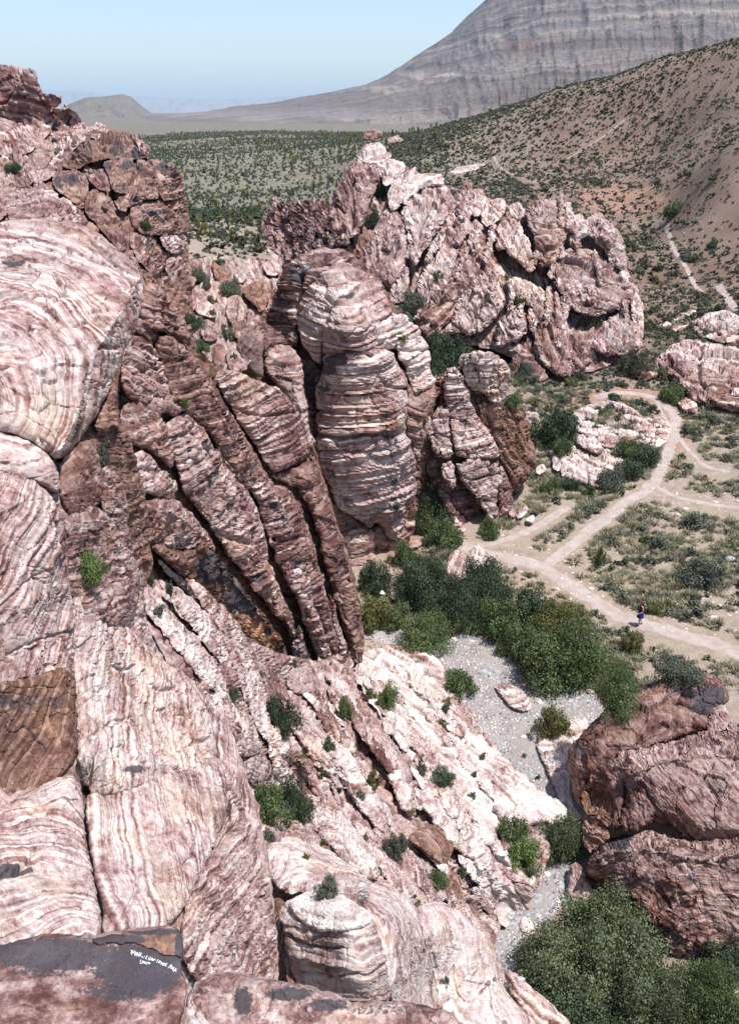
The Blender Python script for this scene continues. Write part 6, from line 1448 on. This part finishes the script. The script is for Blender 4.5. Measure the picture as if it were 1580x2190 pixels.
def ball(name, c, r, mat, parent, seed=0, amp=0.03):
    V, F = stone_mesh(seed, 3, flat=1); V = V / np.linalg.norm(V, axis=1, keepdims=True) * (1 + amp * vnoise(V * 3, seed))[:, None] * np.array(r) + np.array(c)
    o = bpy.data.objects.new(name, raw_mesh(name, V, F, mat)); o.data.polygons.foreach_set('use_smooth', np.ones(len(F), bool)); COL.objects.link(o); o.parent = parent; return o
def loft(name, rings, mat, parent):
    V = []; n = 14
    for (z, cx, cy, rx, ry) in rings:
        for k in range(n):
            a = k * 6.2832 / n; w = 1 + .05 * math.sin(a * 5 + z * 9); V.append((cx + math.cos(a) * rx * w, cy + math.sin(a) * ry * w, z))
    F = [(i * n + k, i * n + (k + 1) % n, (i + 1) * n + (k + 1) % n, (i + 1) * n + k) for i in range(len(rings) - 1) for k in range(n)]
    me = bpy.data.meshes.new(name); me.from_pydata(V, [], F); me.materials.append(mat); me.polygons.foreach_set('use_smooth', np.ones(len(F), bool))
    o = bpy.data.objects.new(name, me); COL.objects.link(o); o.parent = parent; s = o.modifiers.new('thick', 'SOLIDIFY'); s.thickness = .012; return o
def person(loc, rz, label, top, bottom, hat=None, hair=True, H=1.66):
    e = empty('person', loc, label, 'person'); e.rotation_euler.z = rz; s = H / 1.7; e.scale = (s, s, s)
    # walking: left leg forward (+y), right leg back
    J = [(0, 0, .93, .125, .10), (0, .01, 1.08, .105, .085), (0, 0, 1.25, .135, .10), (0, 0, 1.38, .14, .085), (0, .01, 1.46, .05), (0, .03, 1.53, .045), (0, .035, 1.585, .075, .085), (0, .03, 1.66, .07, .08),
         (-.09, .02, .86, .085), (-.09, .09, .50, .055), (-.085, .10, .44, .052), (-.08, .08, .28, .052), (-.08, .10, .09, .036), (-.08, .13, .035, .036, .03), (-.08, .25, .025, .032, .02),
         (.09, 0, .86, .085), (.09, -.03, .50, .055), (.085, -.05, .44, .052), (.08, -.12, .28, .050), (.08, -.22, .12, .036), (.08, -.20, .06, .034, .03), (.08, -.09, .03, .032, .02),
         (-.17, 0, 1.39, .052), (-.21, .0, 1.24, .042), (-.22, .03, 1.10, .036), (-.20, .14, 1.02, .030), (-.18, .22, .98, .026), (-.17, .27, .965, .028, .015),
         (.17, 0, 1.39, .052), (.21, -.02, 1.24, .042), (.23, -.04, 1.10, .036), (.22, .05, .98, .030), (.21, .12, .92, .026), (.21, .165, .90, .028, .015)]
    E = [(0, 1), (1, 2), (2, 3), (3, 4), (4, 5), (5, 6), (6, 7), (0, 8), (8, 9), (9, 10), (10, 11), (11, 12), (12, 13), (13, 14), (0, 15), (15, 16), (16, 17), (17, 18), (18, 19), (19, 20), (20, 21),
         (3, 22), (22, 23), (23, 24), (24, 25), (25, 26), (26, 27), (3, 28), (28, 29), (29, 30), (30, 31), (31, 32), (32, 33)]
    for (i, x0) in ((27, -1), (33, 1)):          # fingers and thumb
        bx, by_, bz = J[i][:3]
        for k, ln in enumerate((.055, .062, .058, .045)):
            a = len(J); ox = (k - 1.5) * .015
            J += [(bx + ox, by_ + .03, bz - .004, .008), (bx + ox, by_ + .03 + ln * .5, bz - .018, .007), (bx + ox, by_ + .03 + ln * .8, bz - .04, .006)]; E += [(i, a), (a, a + 1), (a + 1, a + 2)]
        a = len(J); J += [(bx - x0 * .035, by_ - .005, bz - .01, .009), (bx - x0 * .05, by_ + .025, bz - .02, .008)]; E += [(i, a), (a, a + 1)]
    skinned('body', J, E, SKIN, e, 2)
    ball('nose', (0, .125, 1.60), (.012, .018, .018), SKIN, e)
    if hair:
        ball('hair', (0, .0, 1.655), (.092, .10, .10), HAIR, e, 4, .06)
        loft('long_hair', [(1.68, 0, -.06, .07, .045), (1.55, 0, -.085, .085, .05), (1.42, 0, -.11, .095, .05), (1.28, 0, -.125, .085, .04), (1.20, 0, -.125, .05, .025)], HAIR, e)
    if hat:
        loft('hat', [(1.60, 0, .035, .19, .20), (1.645, 0, .03, .115, .125), (1.70, 0, .03, .10, .11), (1.755, 0, .03, .075, .085), (1.765, 0, .03, .01, .01)], hat, e)
        ball('hair', (0, .0, 1.62), (.088, .095, .08), HAIR, e, 4, .05)
    loft('top', [(1.44, 0, 0, .075, .065), (1.405, 0, 0, .185, .095), (1.33, 0, 0, .185, .118), (1.20, 0, 0, .155, .108), (1.08, 0, 0, .135, .10), (1.0, 0, 0, .15, .115)], top, e)
    if bottom is BLUE: loft('skirt', [(1.10, 0, 0, .145, .112), (1.0, 0, 0, .165, .13), (.86, 0, .01, .205, .17), (.70, 0, .02, .235, .205), (.62, 0, .02, .245, .215)], BLUE, e)
    else:
        loft('shorts', [(1.06, 0, 0, .145, .112), (.95, 0, 0, .165, .13), (.84, 0, .01, .185, .14), (.70, 0, .02, .19, .14)], bottom, e)
    for (x, y, z) in ((-.08, .18, .03), (.08, -.14, .045)): ball('shoe', (x, y, z), (.048, .125, .045), SHOE, e, 8)
    return e
r = hit_at(1366, 1337)
person(tuple(r[0]), math.radians(100), 'person with long brown hair in a short blue skirt walking along the pale trail', NAVY, BLUE)
r, hh = ground_at(818, 1312)
p = PY(818, 1267, 50.5); pz = float(terr(np.array([p[0]]), np.array([50.5]))[0])
person((float(p[0]), 50.5, float(p[2]) - 1.62), math.radians(60), 'person in a white hat and teal top, half hidden behind the bushes', TEAL, KHAKI, hat=WHT, hair=False)

# ------------------------------------------------------------------ haze
def build_haze():
    me = bpy.data.meshes.new('haze')
    x0, x1, y0, y1, z0, z1 = -24000, 24000, -200, 45000, -400, 900
    v = [(x, y, z) for z in (z0, z1) for y in (y0, y1) for x in (x0, x1)]
    f = [(0, 2, 3, 1), (4, 5, 7, 6), (0, 1, 5, 4), (2, 6, 7, 3), (0, 4, 6, 2), (1, 3, 7, 5)]
    me.from_pydata(v, [], f)
    o = bpy.data.objects.new('haze', me); COL.objects.link(o); o['kind'] = 'stuff'
    m = bpy.data.materials.new('haze'); m.use_nodes = True; nt = m.node_tree
    nt.nodes.remove(nt.nodes['Principled BSDF'])
    pv = nt.nodes.new('ShaderNodeVolumePrincipled')
    pv.inputs['Color'].default_value = (0.62, 0.82, 1.0, 1)
    pv.inputs['Density'].default_value = HAZE
    pv.inputs['Anisotropy'].default_value = 0.0
    nt.links.new(pv.outputs[0], nt.nodes['Material Output'].inputs['Volume'])
    me.materials.append(m)
HAZE = 0.000034
build_haze()
print('verts', NV[0], 'script', round(time.time() - T0, 1))
